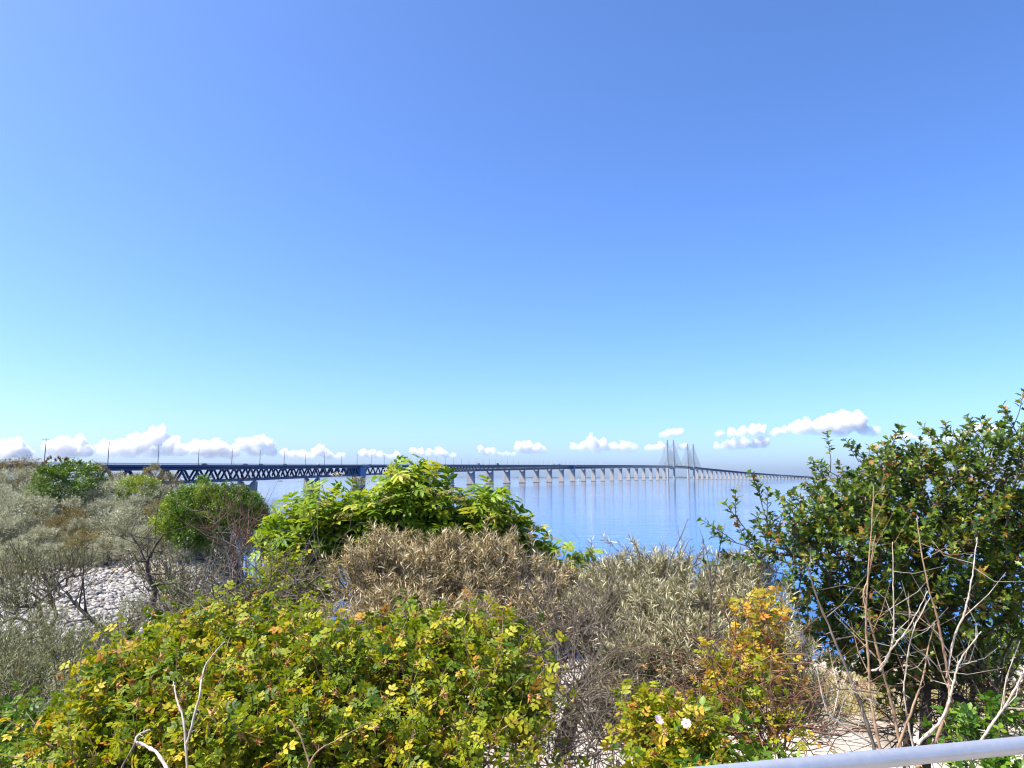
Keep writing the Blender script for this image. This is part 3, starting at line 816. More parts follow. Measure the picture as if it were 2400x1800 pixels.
def shrub(name, label, cat, E, n_tips, leaf, leaf_mat, leaf_len, per, twig, bark_mat, seed, base=None, group=None, n_obj=0,
          shell=.45, up=.6, ang=(35, 65), zup=.8, rtip=.003, tint=(.45, .25), step=.16, extra=(), power=.42, stems=3, part='leaf', thin=0.0, clump=0, spread=.07):
    rg = np.random.default_rng(seed); C, R = ells_world(E)
    tips, _ = sample_tips(C, R, n_tips, rg, shell, clump, spread)
    tips[:, 2] -= .62 * twig + .3 * leaf_len
    gz = land_rel(tips[:, 0], tips[:, 1]) + EYE
    tips[:, 2] = np.maximum(tips[:, 2], gz + .08)
    if len(extra):   # long shoots that stand clear of the crown
        xt = []
        for (px, py, d) in extra: xt.append((at(px, py, d) - Vector((0, 0, .62 * twig + .3 * leaf_len)))[:])
        tips = np.concatenate([tips, np.array(xt)])
    if base is None:
        c = C.mean(0); base = (c[0], c[1])
    bz = land(base[0], base[1])
    bases = np.array([(base[0] + rg.uniform(-.12, .12), base[1] + rg.uniform(-.12, .12), bz - .05) for _ in range(stems)])
    P0, P1, R0, R1, tp, td = skeleton(bases, tips, rg, step, rtip=rtip, power=power)
    root = empty(name, (base[0], base[1], bz), label, cat, group); off = np.array(root.location)
    a, b, pos, X, Z, sc = twig_leaves(tp, td, per, twig, leaf_len, rg, up, ang, zup=zup)
    V, Q = tubes(np.concatenate([P0, a]), np.concatenate([P1, b]), np.concatenate([R0, np.full(len(a), rtip)]), np.concatenate([R1, np.full(len(b), rtip * .5)]), 5)
    link('trunk', np_mesh('trunk', V - off, Q, bark_mat, smooth_=True), root)
    if thin:
        k = rg.random(len(pos)) > thin; pos, X, Z, sc = pos[k], X[k], Z[k], sc[k]
    tn = np.clip(rg.normal(tint[0], tint[1], len(pos)) + np.repeat(rg.normal(0, .10, len(pos) // per + 1), per)[:len(pos)], 0, 1)
    tmpl = LEAF[leaf]
    tk = leaf_objects(root, tmpl, leaf_mat, pos, X, Z, sc, tn, n_obj, rg, part)
    V, Fc, T = place(tmpl[0], tmpl[1], pos[~tk] - off, X[~tk], Z[~tk], sc[~tk], tn[~tk])
    cr = link('crown', np_mesh('crown', V, Fc, leaf_mat, T), root); tag(cr, kind='stuff')
    return root, tp, td, rg
def stems(name, label, cat, polylines, mat, seed, group=None, thorn=True, twigs=0, rmat=None, twig_len=.25):
    """bare canes; each polyline is ((px, py, d), ...), radii in metres at foot and tip"""
    rg = np.random.default_rng(seed); root = None
    for pts, r0, r1, mt in polylines:
        P = np.array([at(*p)[:] for p in pts]); n = 9 * (len(P) - 1) + 1
        t = np.linspace(0, len(P) - 1, n); i = np.minimum(t.astype(int), len(P) - 2); f = (t - i)[:, None]
        Pm = P[np.maximum(i - 1, 0)]; Pn = P[np.minimum(i + 2, len(P) - 1)]
        Q = .5 * ((2 * P[i]) + (P[i + 1] - Pm) * f + (2 * Pm - 5 * P[i] + 4 * P[i + 1] - Pn) * f ** 2 + (3 * P[i] - Pm - 3 * P[i + 1] + Pn) * f ** 3)
        Q[1:-1] += rg.normal(size=(n - 2, 3)) * .0009 * P[0, 1] / 3
        if root is None:
            g = Q[0].copy(); root = empty(name, (g[0], g[1], land(g[0], g[1])), label, cat, group); off = np.array(root.location)
        rr = np.linspace(r0, r1, n) * (1 + .13 * rg.normal(size=n))
        mb = MB(); mb.tube([tuple(q - off) for q in Q], rr.tolist(), 7)
        L = np.linalg.norm(P[-1] - P[0])
        if thorn:
            for _ in range(int(L * 22)):
                k = rg.integers(1, n - 1); dr = unit(rg.normal(size=3)); ln = rg.uniform(.014, .036) * min(2.0, P[0, 1] / 3.2)
                mb.tube([tuple(Q[k] - off), tuple(Q[k] - off + dr * (ln + rr[k]))], [rr[k] * .6, .0004], 4, False)
        for _ in range(twigs):
            k = rg.integers(n // 3, n - 1); dr = unit(rg.normal(size=3) * np.array([1, .6, .6]) + np.array([0, 0, .7])); ln = rg.uniform(.5, 1.2) * twig_len
            q0 = Q[k] - off; q1 = q0 + dr * ln * .5 + rg.normal(size=3) * .02; q2 = q0 + dr * ln + np.array([0, 0, ln * .2])
            mb.tube([tuple(q0), tuple(q1), tuple(q2)], [rr[k] * .55, rr[k] * .4, rr[k] * .15], 5, False)
        mb.build('stem', mt or mat, root, smooth=True)
    return root

# ----------------------------------------------------------------- railing of the lookout
M_RAIL = plain('galvanised_rail', (.42, .45, .50), .38, .55, .10, 30, .15)
RZ = .78            # rail height below the eye
def on_level(px, py):
    r = px2ray(px, py); return Vector((0, 0, EYE)) + r * (-RZ / r.z)
ra, rb = on_level(2400, 1746), on_level(1720, 1812)
dirn = (rb - ra).normalized()
r0, r1 = ra - dirn * 1.6, rb + dirn * 2.2
railing = empty('railing', (float(ra.x), float(ra.y), land(ra.x, ra.y)), 'grey galvanised tube railing in front of the lookout', 'railing')
RO = railing.location
def rtube(name, a, b, r):
    mb = MB(); mb.tube([a - RO, a.lerp(b, .33) - RO, a.lerp(b, .66) - RO, b - RO], r, 20); return mb.build(name, M_RAIL, railing, smooth=True)
rtube('top_rail', r0, r1, .0235)
rtube('lower_rail', r0 - Vector((0, 0, .45)), r1 - Vector((0, 0, .45)), .019)
for k in range(3):
    p = r0.lerp(r1, .10 + .42 * k); rtube('post', p - Vector((0, 0, .03)), Vector((p.x, p.y, EYE - 1.9)), .022)

# ----------------------------------------------------------------- near shrubs, front to back
ROSE_E = [(250, 1700, 150, 100, 3.2), (330, 1570, 110, 80, 3.5), (430, 1500, 110, 65, 3.8), (560, 1480, 120, 60, 4.0), (700, 1455, 90, 45, 4.1),
          (470, 1640, 200, 110, 3.3), (700, 1600, 200, 120, 3.5), (930, 1580, 190, 105, 3.6), (1010, 1480, 90, 60, 3.9), (1150, 1500, 110, 65, 3.9),
          (1200, 1600, 85, 110, 3.6), (600, 1760, 260, 90, 3.0), (930, 1750, 250, 90, 3.1), (1130, 1720, 90, 80, 3.2), (200, 1810, 130, 60, 2.9)]
rose, tp, td, rg = shrub('rose_bush', 'broad wild rose bush with yellow-green leaves and withered orange flowers filling the foreground', 'bush', ROSE_E, 2300, 'rose', M_ROSE, .072, 7, .17, B_TAN, 11,
      base=(-.9, 3.5), n_obj=290, shell=.3, up=.5, ang=(35, 85), zup=.35, rtip=.0026, tint=(.45, .25), stems=7, clump=9, spread=.065)
# withered flowers: small stars of orange-tan sepals, one part each
def star(k, r, seed):
    rg_ = np.random.default_rng(seed); V, Fc, n = [], [], 0
    for i in range(k):
        d = unit(rg_.normal(size=3) + np.array([0, 0, .8])); s = unit(np.cross(d, rg_.normal(size=3))) * r * .16
        V += [(-s).tolist(), s.tolist(), (d * r * rg_.uniform(.6, 1.1) + rg_.normal(size=3) * r * .12).tolist()]; Fc.append((n, n + 1, n + 2)); n += 3
    for q in ((1, 0, 0), (0, 1, 0), (-1, 0, 0), (0, -1, 0), (0, 0, 1), (0, 0, -1)): V.append((np.array(q) * r * .3).tolist())
    for a, b in ((0, 1), (1, 2), (2, 3), (3, 0)): Fc += [(n + a, n + b, n + 4), (n + b, n + a, n + 5)]
    return np.array(V), np.array(Fc)
M_SEP = leaf_material('withered_sepal', [(0, (.28, .11, .03)), (.5, (.48, .25, .08)), (1, (.55, .38, .16))], .2, .7, .2)
def flowers_on(root, tp, td, n, seed, r=.026, name='withered_flower', front=True):
    rg_ = np.random.default_rng(seed); off = np.array(root.location)
    lib = []
    for q in (.15, .45, .75):
        v, f = star(13, 1.0, seed + int(q * 20)); lib.append(np_mesh(name, v, f, M_SEP, np.full(len(v), q)))
    o = np.argsort(tp[:, 1] - .8 * (tp[:, 2] - EYE)); o = o[:int(len(o) * .75)] if front else o
    for i in rg_.choice(o, min(n, len(o)), replace=False):
        p = tp[i] + td[i] * .12 + np.array([0, -.02, .10]) + rg_.normal(size=3) * .04
        ob = bpy.data.objects.new(name, lib[rg_.integers(3)]); COL.objects.link(ob); ob.parent = root
        ob.location = (p - off).tolist(); s = r * rg_.uniform(.7, 1.35); ob.scale = (s, s, s); ob.rotation_euler = rg_.uniform(0, 1.2, 3).tolist()
flowers_on(rose, tp, td, 290, 5)
stems('bare_rose_cane', 'pale forked thorny cane standing bare in the broad rose bush', 'cane',
      [(((440, 1830, 2.7), (432, 1700, 2.75), (415, 1640, 2.8), (406, 1598, 2.85)), .0055, .0025, None), (((437, 1745, 2.72), (465, 1640, 2.75), (482, 1560, 2.85), (528, 1503, 2.95)), .0045, .0018, None)], B_PALE, 31, 'bare canes in the rose bush')
stems('bare_rose_cane', 'pale crooked thorny cane lying low across the broad rose bush', 'cane',
      [(((405, 1830, 2.6), (372, 1770, 2.65), (335, 1745, 2.7), (318, 1738, 2.7), (326, 1722, 2.72), (352, 1710, 2.75)), .0065, .003, None), (((318, 1740, 2.7), (290, 1790, 2.65), (270, 1830, 2.6)), .0035, .003, B_GREY)], B_PALE, 32, 'bare canes in the rose bush')
stems('bare_rose_cane', 'tan arching cane across the lower middle of the broad rose bush', 'cane',
      [(((722, 1800, 2.7), (745, 1760, 2.7), (800, 1730, 2.75), (868, 1690, 2.85)), .004, .0015, None), (((728, 1800, 2.7), (706, 1730, 2.72), (678, 1686, 2.75)), .004, .002, None)], B_TAN, 33, 'bare canes in the rose bush')

pink, tp2, td2, rg2 = shrub('flowering_rose', 'small wild rose with two pale pink open flowers among dry twigs', 'bush', [(1555, 1690, 75, 60, 3.7), (1600, 1720, 70, 50, 3.7), (1580, 1790, 110, 50, 3.5), (1500, 1650, 40, 40, 3.8)], 170, 'rose', M_ROSE, .075, 6, .16, B_RED, 12,
      n_obj=60, shell=.3, up=.5, tint=(.55, .22), rtip=.0024)
flowers_on(pink, tp2, td2, 26, 8, .024)
def petals():
    V, Fc, n = [], [], 0
    for k in range(5):
        a = k * 2 * math.pi / 5; c, s = math.cos(a), math.sin(a)
        q = np.array([(.08, 0, 0), (.55, .42, .12), (1.0, .34, .30), (.93, 0, .22), (1.0, -.34, .30), (.55, -.42, .12)])
        V.append(np.stack([q[:, 0] * c - q[:, 1] * s, q[:, 0] * s + q[:, 1] * c, q[:, 2] + .01 * k], 1)); Fc += [(n, n + 1, n + 2), (n, n + 2, n + 3), (n, n + 3, n + 4), (n, n + 4, n + 5)]; n += 6
    return np.concatenate(V), np.array(Fc)
M_PINK = plain('pink_petal', (.72, .50, .56), .6, 0, .08, 60); M_STAM = plain('yellow_stamens', (.55, .36, .05), .7, 0, .2, 80)
for (px, py) in ((1543, 1688), (1608, 1696)):
    p = at(px, py, 3.5) - pink.location; v, f = petals()
    o = link('flower', np_mesh('flower', v * .024, f, M_PINK), pink, p); o.rotation_euler = (.75, .35 if px < 1600 else -.5, .3)
    sv, sf = star(10, .35, 3); link('stamens', np_mesh('stamens', sv * .024, sf, M_STAM), o, (0, 0, .003))

yr, tp3, td3, rg3 = shrub('yellowing_rose', 'rose shoot with bright yellow and orange leaves standing in the silvery sea buckthorn', 'bush', [(1780, 1415, 45, 45, 4.6), (1790, 1470, 40, 45, 4.6), (1740, 1510, 45, 40, 4.6), (1820, 1540, 40, 40, 4.5), (1690, 1560, 40, 40, 4.6)], 62, 'rose', M_ROSEY, .075, 6, .16, B_RED, 13,
      n_obj=70, shell=.2, up=.7, rtip=.0024, tint=(.45, .28))
flowers_on(yr, tp3, td3, 14, 9, .024)
shrub('bramble', 'green bramble with three-part leaves beside the railing', 'bush', [(1710, 1690, 55, 45, 3.8), (1760, 1770, 90, 40, 3.6), (1650, 1800, 90, 35, 3.5), (1895, 1768, 40, 16, 3.4)], 46, 'bramble', M_BRAM, .085, 6, .16, B_RED, 14,
      n_obj=150, shell=.2, up=.4, rtip=.0024, tint=(.6, .25), part='leaf')
shrub('bramble', 'green bramble at the foot of the hawthorn right of its trunk', 'bush', [(2270, 1690, 40, 60, 4.6), (2300, 1790, 60, 40, 4.0), (2380, 1800, 50, 40, 4.0), (2360, 1660, 40, 25, 5.0)], 60, 'bramble', M_BRAM, .085, 6, .16, B_DARK, 15,
      n_obj=60, shell=.2, up=.4, rtip=.0024, tint=(.35, .25), part='leaf')
shrub('green_bush', 'low dark green leafy bush at the edge left of the broad rose bush', 'bush', [(20, 1760, 60, 60, 3.4), (60, 1680, 50, 40, 3.8), (-40, 1700, 60, 80, 3.8), (120, 1800, 60, 30, 3.2)], 110, 'rose', M_BRAM, .07, 6, .16, B_RED, 16, n_obj=60, shell=.2, tint=(.45, .25))

# silvery sea buckthorn in the middle
BK = dict(leaf='buckthorn', per=30, twig=.16, rtip=.0026, shell=.3, up=.9, ang=(28, 62), zup=.5, power=.40)
shrub('sea_buckthorn', 'pale silvery-tan sea buckthorn bush in front of the leafy elder', 'bush', [(880, 1330, 105, 80, 5.6), (960, 1275, 60, 42, 5.9), (1060, 1275, 40, 40, 5.8), (1050, 1335, 125, 70, 5.7), (1175, 1310, 80, 60, 5.8), (1285, 1345, 80, 40, 6.0), (850, 1430, 90, 50, 5.2), (950, 1425, 110, 60, 5.2), (1150, 1400, 150, 55, 5.6), (1320, 1390, 80, 60, 6.0), (1270, 1470, 70, 45, 5.2), (1090, 1450, 90, 40, 5.0), (1350, 1470, 70, 50, 5.6)],
      2300, clump=7, spread=.06, leaf_mat=M_BUCKB, leaf_len=.06, bark_mat=B_GREY, seed=21, base=(-.6, 5.7), extra=[(1040, 1245, 5.8), (1150, 1240, 5.8), (1175, 1255, 5.8), (870, 1255, 5.7), (1250, 1262, 6), (905, 1240, 5.7)], tint=(.55, .32), **BK)
shrub('sea_buckthorn', 'wide silvery-olive sea buckthorn bush reaching down to the sand before the hawthorn', 'bush', [(1450, 1335, 75, 45, 6.0), (1560, 1325, 80, 45, 6.0), (1440, 1420, 105, 75, 5.6), (1560, 1430, 120, 90, 5.4), (1680, 1390, 90, 65, 5.6), (1765, 1340, 70, 50, 5.8), (1500, 1560, 105, 90, 4.9), (1640, 1520, 110, 90, 4.9), (1450, 1650, 75, 55, 4.7), (1790, 1450, 65, 80, 5.2), (1850, 1530, 80, 60, 5.0), (1700, 1610, 80, 60, 4.8), (1890, 1640, 70, 60, 4.9)],
      2600, clump=7, spread=.06, leaf_mat=M_BUCK, leaf_len=.062, bark_mat=B_GREY, seed=22, base=(1.25, 5.4), extra=[(1445, 1255, 6.0), (1620, 1295, 6.0), (1500, 1270, 6.0), (1390, 1280, 6.0), (1770, 1270, 5.8), (1590, 1275, 6)], tint=(.55, .32), **BK)
stems('bare_twig', 'bare dark twig sticking up over the water behind the silvery sea buckthorn', 'twig', [(((1560, 1360, 5.7), (1572, 1310, 5.7), (1592, 1265, 5.7), (1607, 1230, 5.7), (1612, 1216, 5.7)), .006, .002, None), (((1592, 1265, 5.7), (1590, 1245, 5.7), (1588, 1232, 5.7)), .0025, .001, None)], B_GREY, 34, 'bare twigs above the sea buckthorn')
stems('bare_twig', 'forked bare twig sticking up beside the hanging hawthorn branch', 'twig', [(((1675, 1350, 5.6), (1684, 1300, 5.6), (1692, 1260, 5.6), (1700, 1225, 5.6)), .006, .002, None), (((1688, 1268, 5.6), (1682, 1250, 5.6)), .0025, .001, None), (((1600, 1300, 5.6), (1612, 1270, 5.6), (1624, 1262, 5.6)), .004, .0015, None)], B_GREY, 35, 'bare twigs above the sea buckthorn')
stems('bare_sapling', 'slender dark bare sapling standing upright in front of the sea buckthorn', 'sapling', [(((1650, 1760, 4.3), (1655, 1650, 4.3), (1660, 1540, 4.4), (1665, 1400, 4.5), (1664, 1320, 4.6)), .011, .003, None)], B_DARK, 36, thorn=False, twigs=16, twig_len=.35)

shrub('reddish_rose', 'rose with red-brown stems and few yellowing green leaves before the sea buckthorn', 'bush', [(1740, 1610, 80, 80, 4.0), (1810, 1680, 80, 60, 3.9), (1660, 1660, 60, 60, 4.0), (1700, 1540, 50, 50, 4.2)], 150, 'rose', M_ROSE, .065, 5, .16, B_RED, 19, n_obj=40, shell=.1, up=.8, tint=(.6, .28), thin=.35, rtip=.003)
# dead tangle and leaning trunk between rose and sea buckthorn
def tangle(name, label, E, n, mat, seed, L=(.3, .9), r=.0035):
    rg = np.random.default_rng(seed); C, R = ells_world(E); p, u = sample_tips(C, R, n, rg, 0)
    d = unit(u * np.array([1, .7, .5]) + rg.normal(size=(n, 3)) * .5 + np.array([0, 0, .15])); ln = rg.uniform(*L, n)
    k = 5; S0, S1, A, B = [], [], [], []
    q = p.copy(); rad = r * rg.uniform(.5, 1.6, n)
    for i in range(k):
        dd = unit(d + rg.normal(size=(n, 3)) * .28 + np.array([0, 0, -.04 * i])); q1 = q + dd * (ln / k)[:, None]
        S0.append(q); S1.append(q1); A.append(rad * (1 - i / k * .8)); B.append(rad * (1 - (i + 1) / k * .8)); q = q1; d = dd
    c = C.mean(0); root = empty(name, (c[0], c[1], land(c[0], c[1])), label, 'thicket'); off = np.array(root.location)
    V, Q = tubes(np.concatenate(S0), np.concatenate(S1), np.concatenate(A), np.concatenate(B), 4)
    tag(link('twigs', np_mesh('twigs', V - off, Q, mat, smooth_=True), root), kind='stuff')
    return root
tg = tangle('dead_thicket', 'tangle of dead brown twigs round a leaning dark trunk between rose and sea buckthorn', [(1340, 1560, 100, 110, 5.2), (1310, 1700, 120, 70, 4.6), (1400, 1480, 90, 50, 5.6), (1280, 1450, 80, 40, 5.4), (1450, 1740, 120, 50, 4.4), (1250, 1780, 120, 40, 3.8), (1350, 1500, 80, 50, 5.0), (1330, 1620, 90, 60, 4.6)], 1300, B_GREY, 41, r=.0026)
mb = MB(); mb.tube([tuple(at(*q) - tg.location) for q in ((1318, 1760, 5.2), (1335, 1690, 5.2), (1352, 1625, 5.25), (1392, 1580, 5.3), (1452, 1536, 5.4))], [.065, .06, .055, .045, .03], 9); mb.build('trunk', B_DARK, tg, smooth=True)
mb = MB(); mb.tube([tuple(at(*q) - tg.location) for q in ((1215, 1678, 4.3), (1260, 1690, 4.3), (1290, 1690, 4.3), (1305, 1715, 4.3))], [.014, .013, .012, .008], 7); mb.build('limb', B_GREY, tg, smooth=True)
tangle('red_thicket', 'tangle of red-brown bare rose stems between the sea buckthorn and the railing', [(1740, 1600, 90, 90, 4.2), (1800, 1680, 90, 70, 4.0), (1660, 1700, 90, 60, 3.9), (1850, 1740, 90, 40, 3.8), (1620, 1640, 60, 50, 4.2)], 210, B_RED, 42, r=.0026)
tangle('twig_thicket', 'tangle of thin dark twigs over the sand right of the hawthorn trunk', [(2290, 1640, 90, 60, 6.0), (2370, 1680, 60, 60, 5.5), (2220, 1680, 70, 50, 6.0), (2130, 1700, 80, 50, 6.0)], 320, B_DARK, 43, r=.0045)
tangle('bare_thicket', 'tangle of grey-brown bare twigs left of the elder above the rose bush', [(640, 1400, 90, 60, 5.4), (560, 1440, 110, 50, 5.4), (760, 1370, 60, 60, 5.6), (450, 1440, 90, 50, 6)], 420, B_GREY, 44, r=.003)

# leafy elder
elder, tp4, td4, rg4 = shrub('elder', 'bright green leafy elder with faded flower heads rising above the sea in the middle', 'bush',
      [(965, 1135, 70, 50, 6.8), (935, 1180, 110, 60, 6.8), (760, 1200, 90, 60, 6.7), (700, 1240, 55, 50, 6.6), (850, 1230, 110, 65, 6.8), (1110, 1205, 85, 60, 6.9), (1140, 1160, 35, 28, 6.9), (1190, 1245, 60, 45, 7.0), (1265, 1282, 40, 30, 7.1), (1010, 1250, 150, 65, 6.9), (740, 1310, 75, 50, 6.5), (1330, 1300, 40, 22, 7.1), (700, 1370, 60, 40, 6.2)],
      560, 'elder', M_ELDER, .19, 6, .26, B_GREY, 51, base=(-.9, 7.2), n_obj=280, shell=.4, up=.6, ang=(50, 80), zup=1.0, rtip=.004, tint=(.6, .24), extra=[(968, 1090, 6.8), (990, 1092, 6.8), (1010, 1100, 6.8), (655, 1215, 6.6), (672, 1240, 6.6), (1139, 1140, 6.9), (735, 1150, 6.7), (788, 1135, 6.7)], step=.2)
def umbel(seed):
    rg_ = np.random.default_rng(seed); V, Fc, n = [], [], 0
    for _ in range(110):
        a, r = rg_.uniform(0, 6.28), math.sqrt(rg_.random()); c = np.array([r * math.cos(a), r * math.sin(a), .18 * (1 - r * r) + rg_.normal() * .05])
        for _ in range(2):
            d = rg_.normal(size=(3, 3)) * .055; V += (c + d).tolist(); Fc.append((n, n + 1, n + 2)); n += 3
    for k in range(5):
        a = k * 1.257; V += [(0, 0, -.5), (.02, .02, -.5), (.6 * math.cos(a), .6 * math.sin(a), .05)]; Fc.append((n, n + 1, n + 2)); n += 3
    return np.array(V), np.array(Fc)
M_UMB = leaf_material('faded_elderflower', [(0, (.24, .16, .05)), (.5, (.38, .33, .10)), (1, (.62, .58, .42))], .2, .7, .2)
ulib = {q: np_mesh('flower_head', *umbel(int(q * 10)), M_UMB, np.full(666 + 9, q)[:len(umbel(int(q * 10))[0])]) for q in (.2, .5, 1.0)}
for (px, py, d, q) in ((790, 1112, 6.55, 1.0), (845, 1128, 6.5, .5), (740, 1142, 6.5, .5), (1000, 1148, 6.3, .2), (1045, 1155, 6.3, .5), (905, 1170, 6.3, .5), (805, 1210, 6.3, .2), (715, 1210, 6.3, .5), (1075, 1170, 6.4, .2), (950, 1120, 6.4, .5), (870, 1260, 6.3, .2), (1150, 1215, 6.4, .5), (1240, 1255, 6.6, .2), (760, 1180, 6.3, .5), (1290, 1262, 6.7, .5)):
    o = link('flower_head', ulib[q], elder, at(px, py, d) - elder.location); s = rg4.uniform(.055, .085); o.scale = (s, s, s); o.rotation_euler = (rg4.uniform(-.3, .5), rg4.uniform(-.4, .4), 0)

# hawthorn on the right
HAW = [(2000, 1120, 110, 85, 6.2), (2130, 1070, 110, 70, 6.4), (2260, 1040, 110, 80, 6.3), (2380, 1010, 60, 60, 6.0), (2060, 1240, 160, 100, 6.0), (2240, 1190, 170, 120, 6.2), (1910, 1240, 95, 75, 5.9), (1800, 1235, 60, 35, 5.7), (2000, 1380, 120, 85, 5.9), (2170, 1390, 150, 105, 6.0), (2340, 1350, 110, 130, 6.2), (2050, 1490, 100, 50, 6.0), (2250, 1510, 120, 55, 6.2), (2400, 1200, 90, 140, 6.3), (1880, 1340, 60, 50, 5.9), (1950, 1470, 80, 65, 6.0), (2080, 1550, 120, 50, 6.2), (2300, 1560, 110, 50, 6.4)]
xtra = [(2384, 925, 6.0), (2370, 960, 6.0), (2350, 1000, 6.0), (1778, 1112, 5.6), (1785, 1140, 5.6), (1795, 1170, 5.6), (1722, 1158, 5.6), (1735, 1180, 5.6), (1702, 1208, 5.6), (1725, 1225, 5.6), (1750, 1232, 5.6), (1714, 1278, 5.6), (1745, 1266, 5.6), (1780, 1262, 5.6),
        (1865, 1145, 5.8), (1885, 1150, 5.8), (1910, 1165, 5.8), (2085, 1010, 6.3), (2190, 985, 6.4), (2215, 1000, 6.4), (2130, 1020, 6.3), (1945, 1035, 6.2), (2010, 1040, 6.2), (2290, 985, 6.3), (2250, 1000, 6.3), (1860, 1180, 5.8), (1820, 1200, 5.7), (1760, 1210, 5.6)]
haw, tp5, td5, rg5 = shrub('hawthorn', 'large dark green hawthorn with airy top standing over the sand at the railing', 'tree', HAW, 1500, 'hawthorn', M_HAW, .062, 13, .22, B_DARK, 61, base=(3.75, 6.6), n_obj=290, shell=.25, up=.5, ang=(35, 75), zup=.7, rtip=.0034, tint=(.48, .28), clump=5, spread=.10, extra=xtra, stems=3, power=.44, step=.18)
for k, pts in enumerate((((2165, 1800, 6.6), (2170, 1700, 6.6), (2168, 1600, 6.6), (2150, 1480, 6.5), (2120, 1350, 6.4)), ((2125, 1790, 6.7), (2130, 1700, 6.7), (2140, 1580, 6.6), (2180, 1450, 6.5), (2240, 1300, 6.4)), ((2230, 1790, 6.6), (2215, 1650, 6.6), (2205, 1560, 6.5), (2280, 1400, 6.4), (2390, 1260, 6.3)))):
    mb = MB(); mb.tube([tuple(at(*q) - haw.location) for q in pts], [(.055, .05, .045, .035, .02), (.04, .036, .03, .024, .012), (.035, .03, .028, .024, .014)][k], 9); mb.build('limb', B_DARK, haw, smooth=True)

# bleached thorny canes right
DC = [(((2062, 1800, 3.3), (2020, 1660, 3.3), (1968, 1530, 3.35), (1912, 1390, 3.4), (1885, 1300, 3.4)), .0095, .003, B_GREY),
      (((2072, 1800, 3.25), (2042, 1650, 3.3), (2036, 1560, 3.3), (2030, 1440, 3.3), (2036, 1330, 3.3), (2048, 1140, 3.35)), .008, .002, B_TAN),
      (((2120, 1800, 3.3), (2090, 1650, 3.3), (2065, 1560, 3.3), (2045, 1480, 3.3), (2024, 1400, 3.3), (2035, 1350, 3.3), (2052, 1255, 3.3)), .0075, .002, B_TAN),
      (((2062, 1573, 3.3), (2085, 1530, 3.25), (2095, 1480, 3.25), (2094, 1400, 3.25), (2092, 1270, 3.25)), .0055, .002, B_PALE),
      (((2044, 1573, 3.28), (2066, 1560, 3.25), (2090, 1520, 3.22), (2130, 1470, 3.22), (2175, 1385, 3.22)), .005, .0015, B_PALE),
      (((2150, 1800, 3.3), (2120, 1640, 3.3), (2125, 1560, 3.3), (2140, 1480, 3.3), (2180, 1400, 3.3)), .0045, .0018, B_PALE),
      (((2150, 1800, 3.25), (2190, 1740, 3.25), (2225, 1640, 3.25), (2218, 1560, 3.25), (2195, 1440, 3.25), (2172, 1360, 3.25), (2148, 1215, 3.3)), .009, .0025, B_TAN),
      (((2218, 1590, 3.25), (2235, 1500, 3.25), (2262, 1430, 3.25), (2280, 1340, 3.25), (2290, 1260, 3.3)), .0055, .002, B_PALE),
      (((2150, 1745, 3.2), (2210, 1680, 3.2), (2235, 1600, 3.2), (2252, 1545, 3.2), (2300, 1480, 3.2)), .0075, .002, B_PALE),
      (((2060, 1752, 3.3), (1990, 1710, 3.3), (1945, 1675, 3.3), (1930, 1640, 3.3), (1912, 1555, 3.3)), .006, .002, B_PALE),
      (((2285, 1760, 3.0), (2330, 1690, 3.0), (2365, 1640, 3.0), (2410, 1555, 3.0)), .006, .004, B_PALE),
      (((2180, 1560, 3.25), (2172, 1535, 3.25), (2205, 1575, 3.25)), .003, .002, B_PALE),
      (((2100, 1760, 3.2), (2160, 1600, 3.25), (2175, 1520, 3.3), (2190, 1460, 3.3)), .005, .0015, B_TAN),
      (((2060, 1650, 3.3), (2000, 1620, 3.3), (1955, 1585, 3.3)), .004, .0015, B_PALE),
      (((2240, 1560, 3.25), (2290, 1550, 3.25)), .003, .001, B_PALE)]
stems('dead_thorn_bush', 'bleached leafless thorn bush with long bare canes right behind the railing', 'bush', DC, B_PALE, 37, twigs=5, twig_len=.22)

# left: grey-green sea buckthorn close by, thin trees farther down
BG = dict(BK); BG.update(per=22, twig=.2, leaf_len=.06, clump=6, spread=.09)
shrub('sea_buckthorn', 'grey-green sea buckthorn bush left of the broad rose bush', 'bush', [(60, 1600, 110, 100, 7.0), (150, 1530, 110, 65, 7.8), (20, 1500, 80, 50, 8.5), (240, 1480, 80, 45, 8.5), (80, 1700, 90, 60, 6.0), (200, 1610, 60, 60, 6.2), (330, 1440, 70, 40, 8.5), (90, 1450, 70, 30, 9), (-20, 1580, 60, 120, 7.5)], 1350, leaf_mat=M_BUCKG, bark_mat=B_DARK, seed=71, tint=(.5, .24), **BG)
BG2 = dict(BG); BG2.update(per=16, twig=.3, leaf_len=.085, rtip=.006, shell=.1)
shrub('sea_buckthorn', 'open sea buckthorn tree with dark visible branches above the pale stones', 'tree', [(90, 1335, 100, 42, 15), (190, 1305, 60, 35, 15), (30, 1400, 70, 50, 14), (130, 1360, 50, 30, 15), (10, 1330, 60, 40, 15), (60, 1300, 80, 30, 16)], 560, leaf_mat=M_BUCKG, bark_mat=B_DARK, seed=72, base=tuple(at(70, 1490, 14.5)[:2]), tint=(.5, .24), thin=.2, **BG2)
shrub('thin_tree', 'thin crooked tree with few leaves standing left of the elder', 'tree', [(390, 1330, 70, 45, 11), (450, 1380, 90, 50, 10.5), (500, 1330, 60, 40, 11), (330, 1310, 40, 40, 11), (540, 1390, 70, 40, 10), (420, 1430, 70, 35, 10)], 330, leaf_mat=M_BUCKG, bark_mat=B_DARK, seed=73, base=tuple(at(375, 1500, 10.5)[:2]), tint=(.5, .24), thin=.35, **BG2)
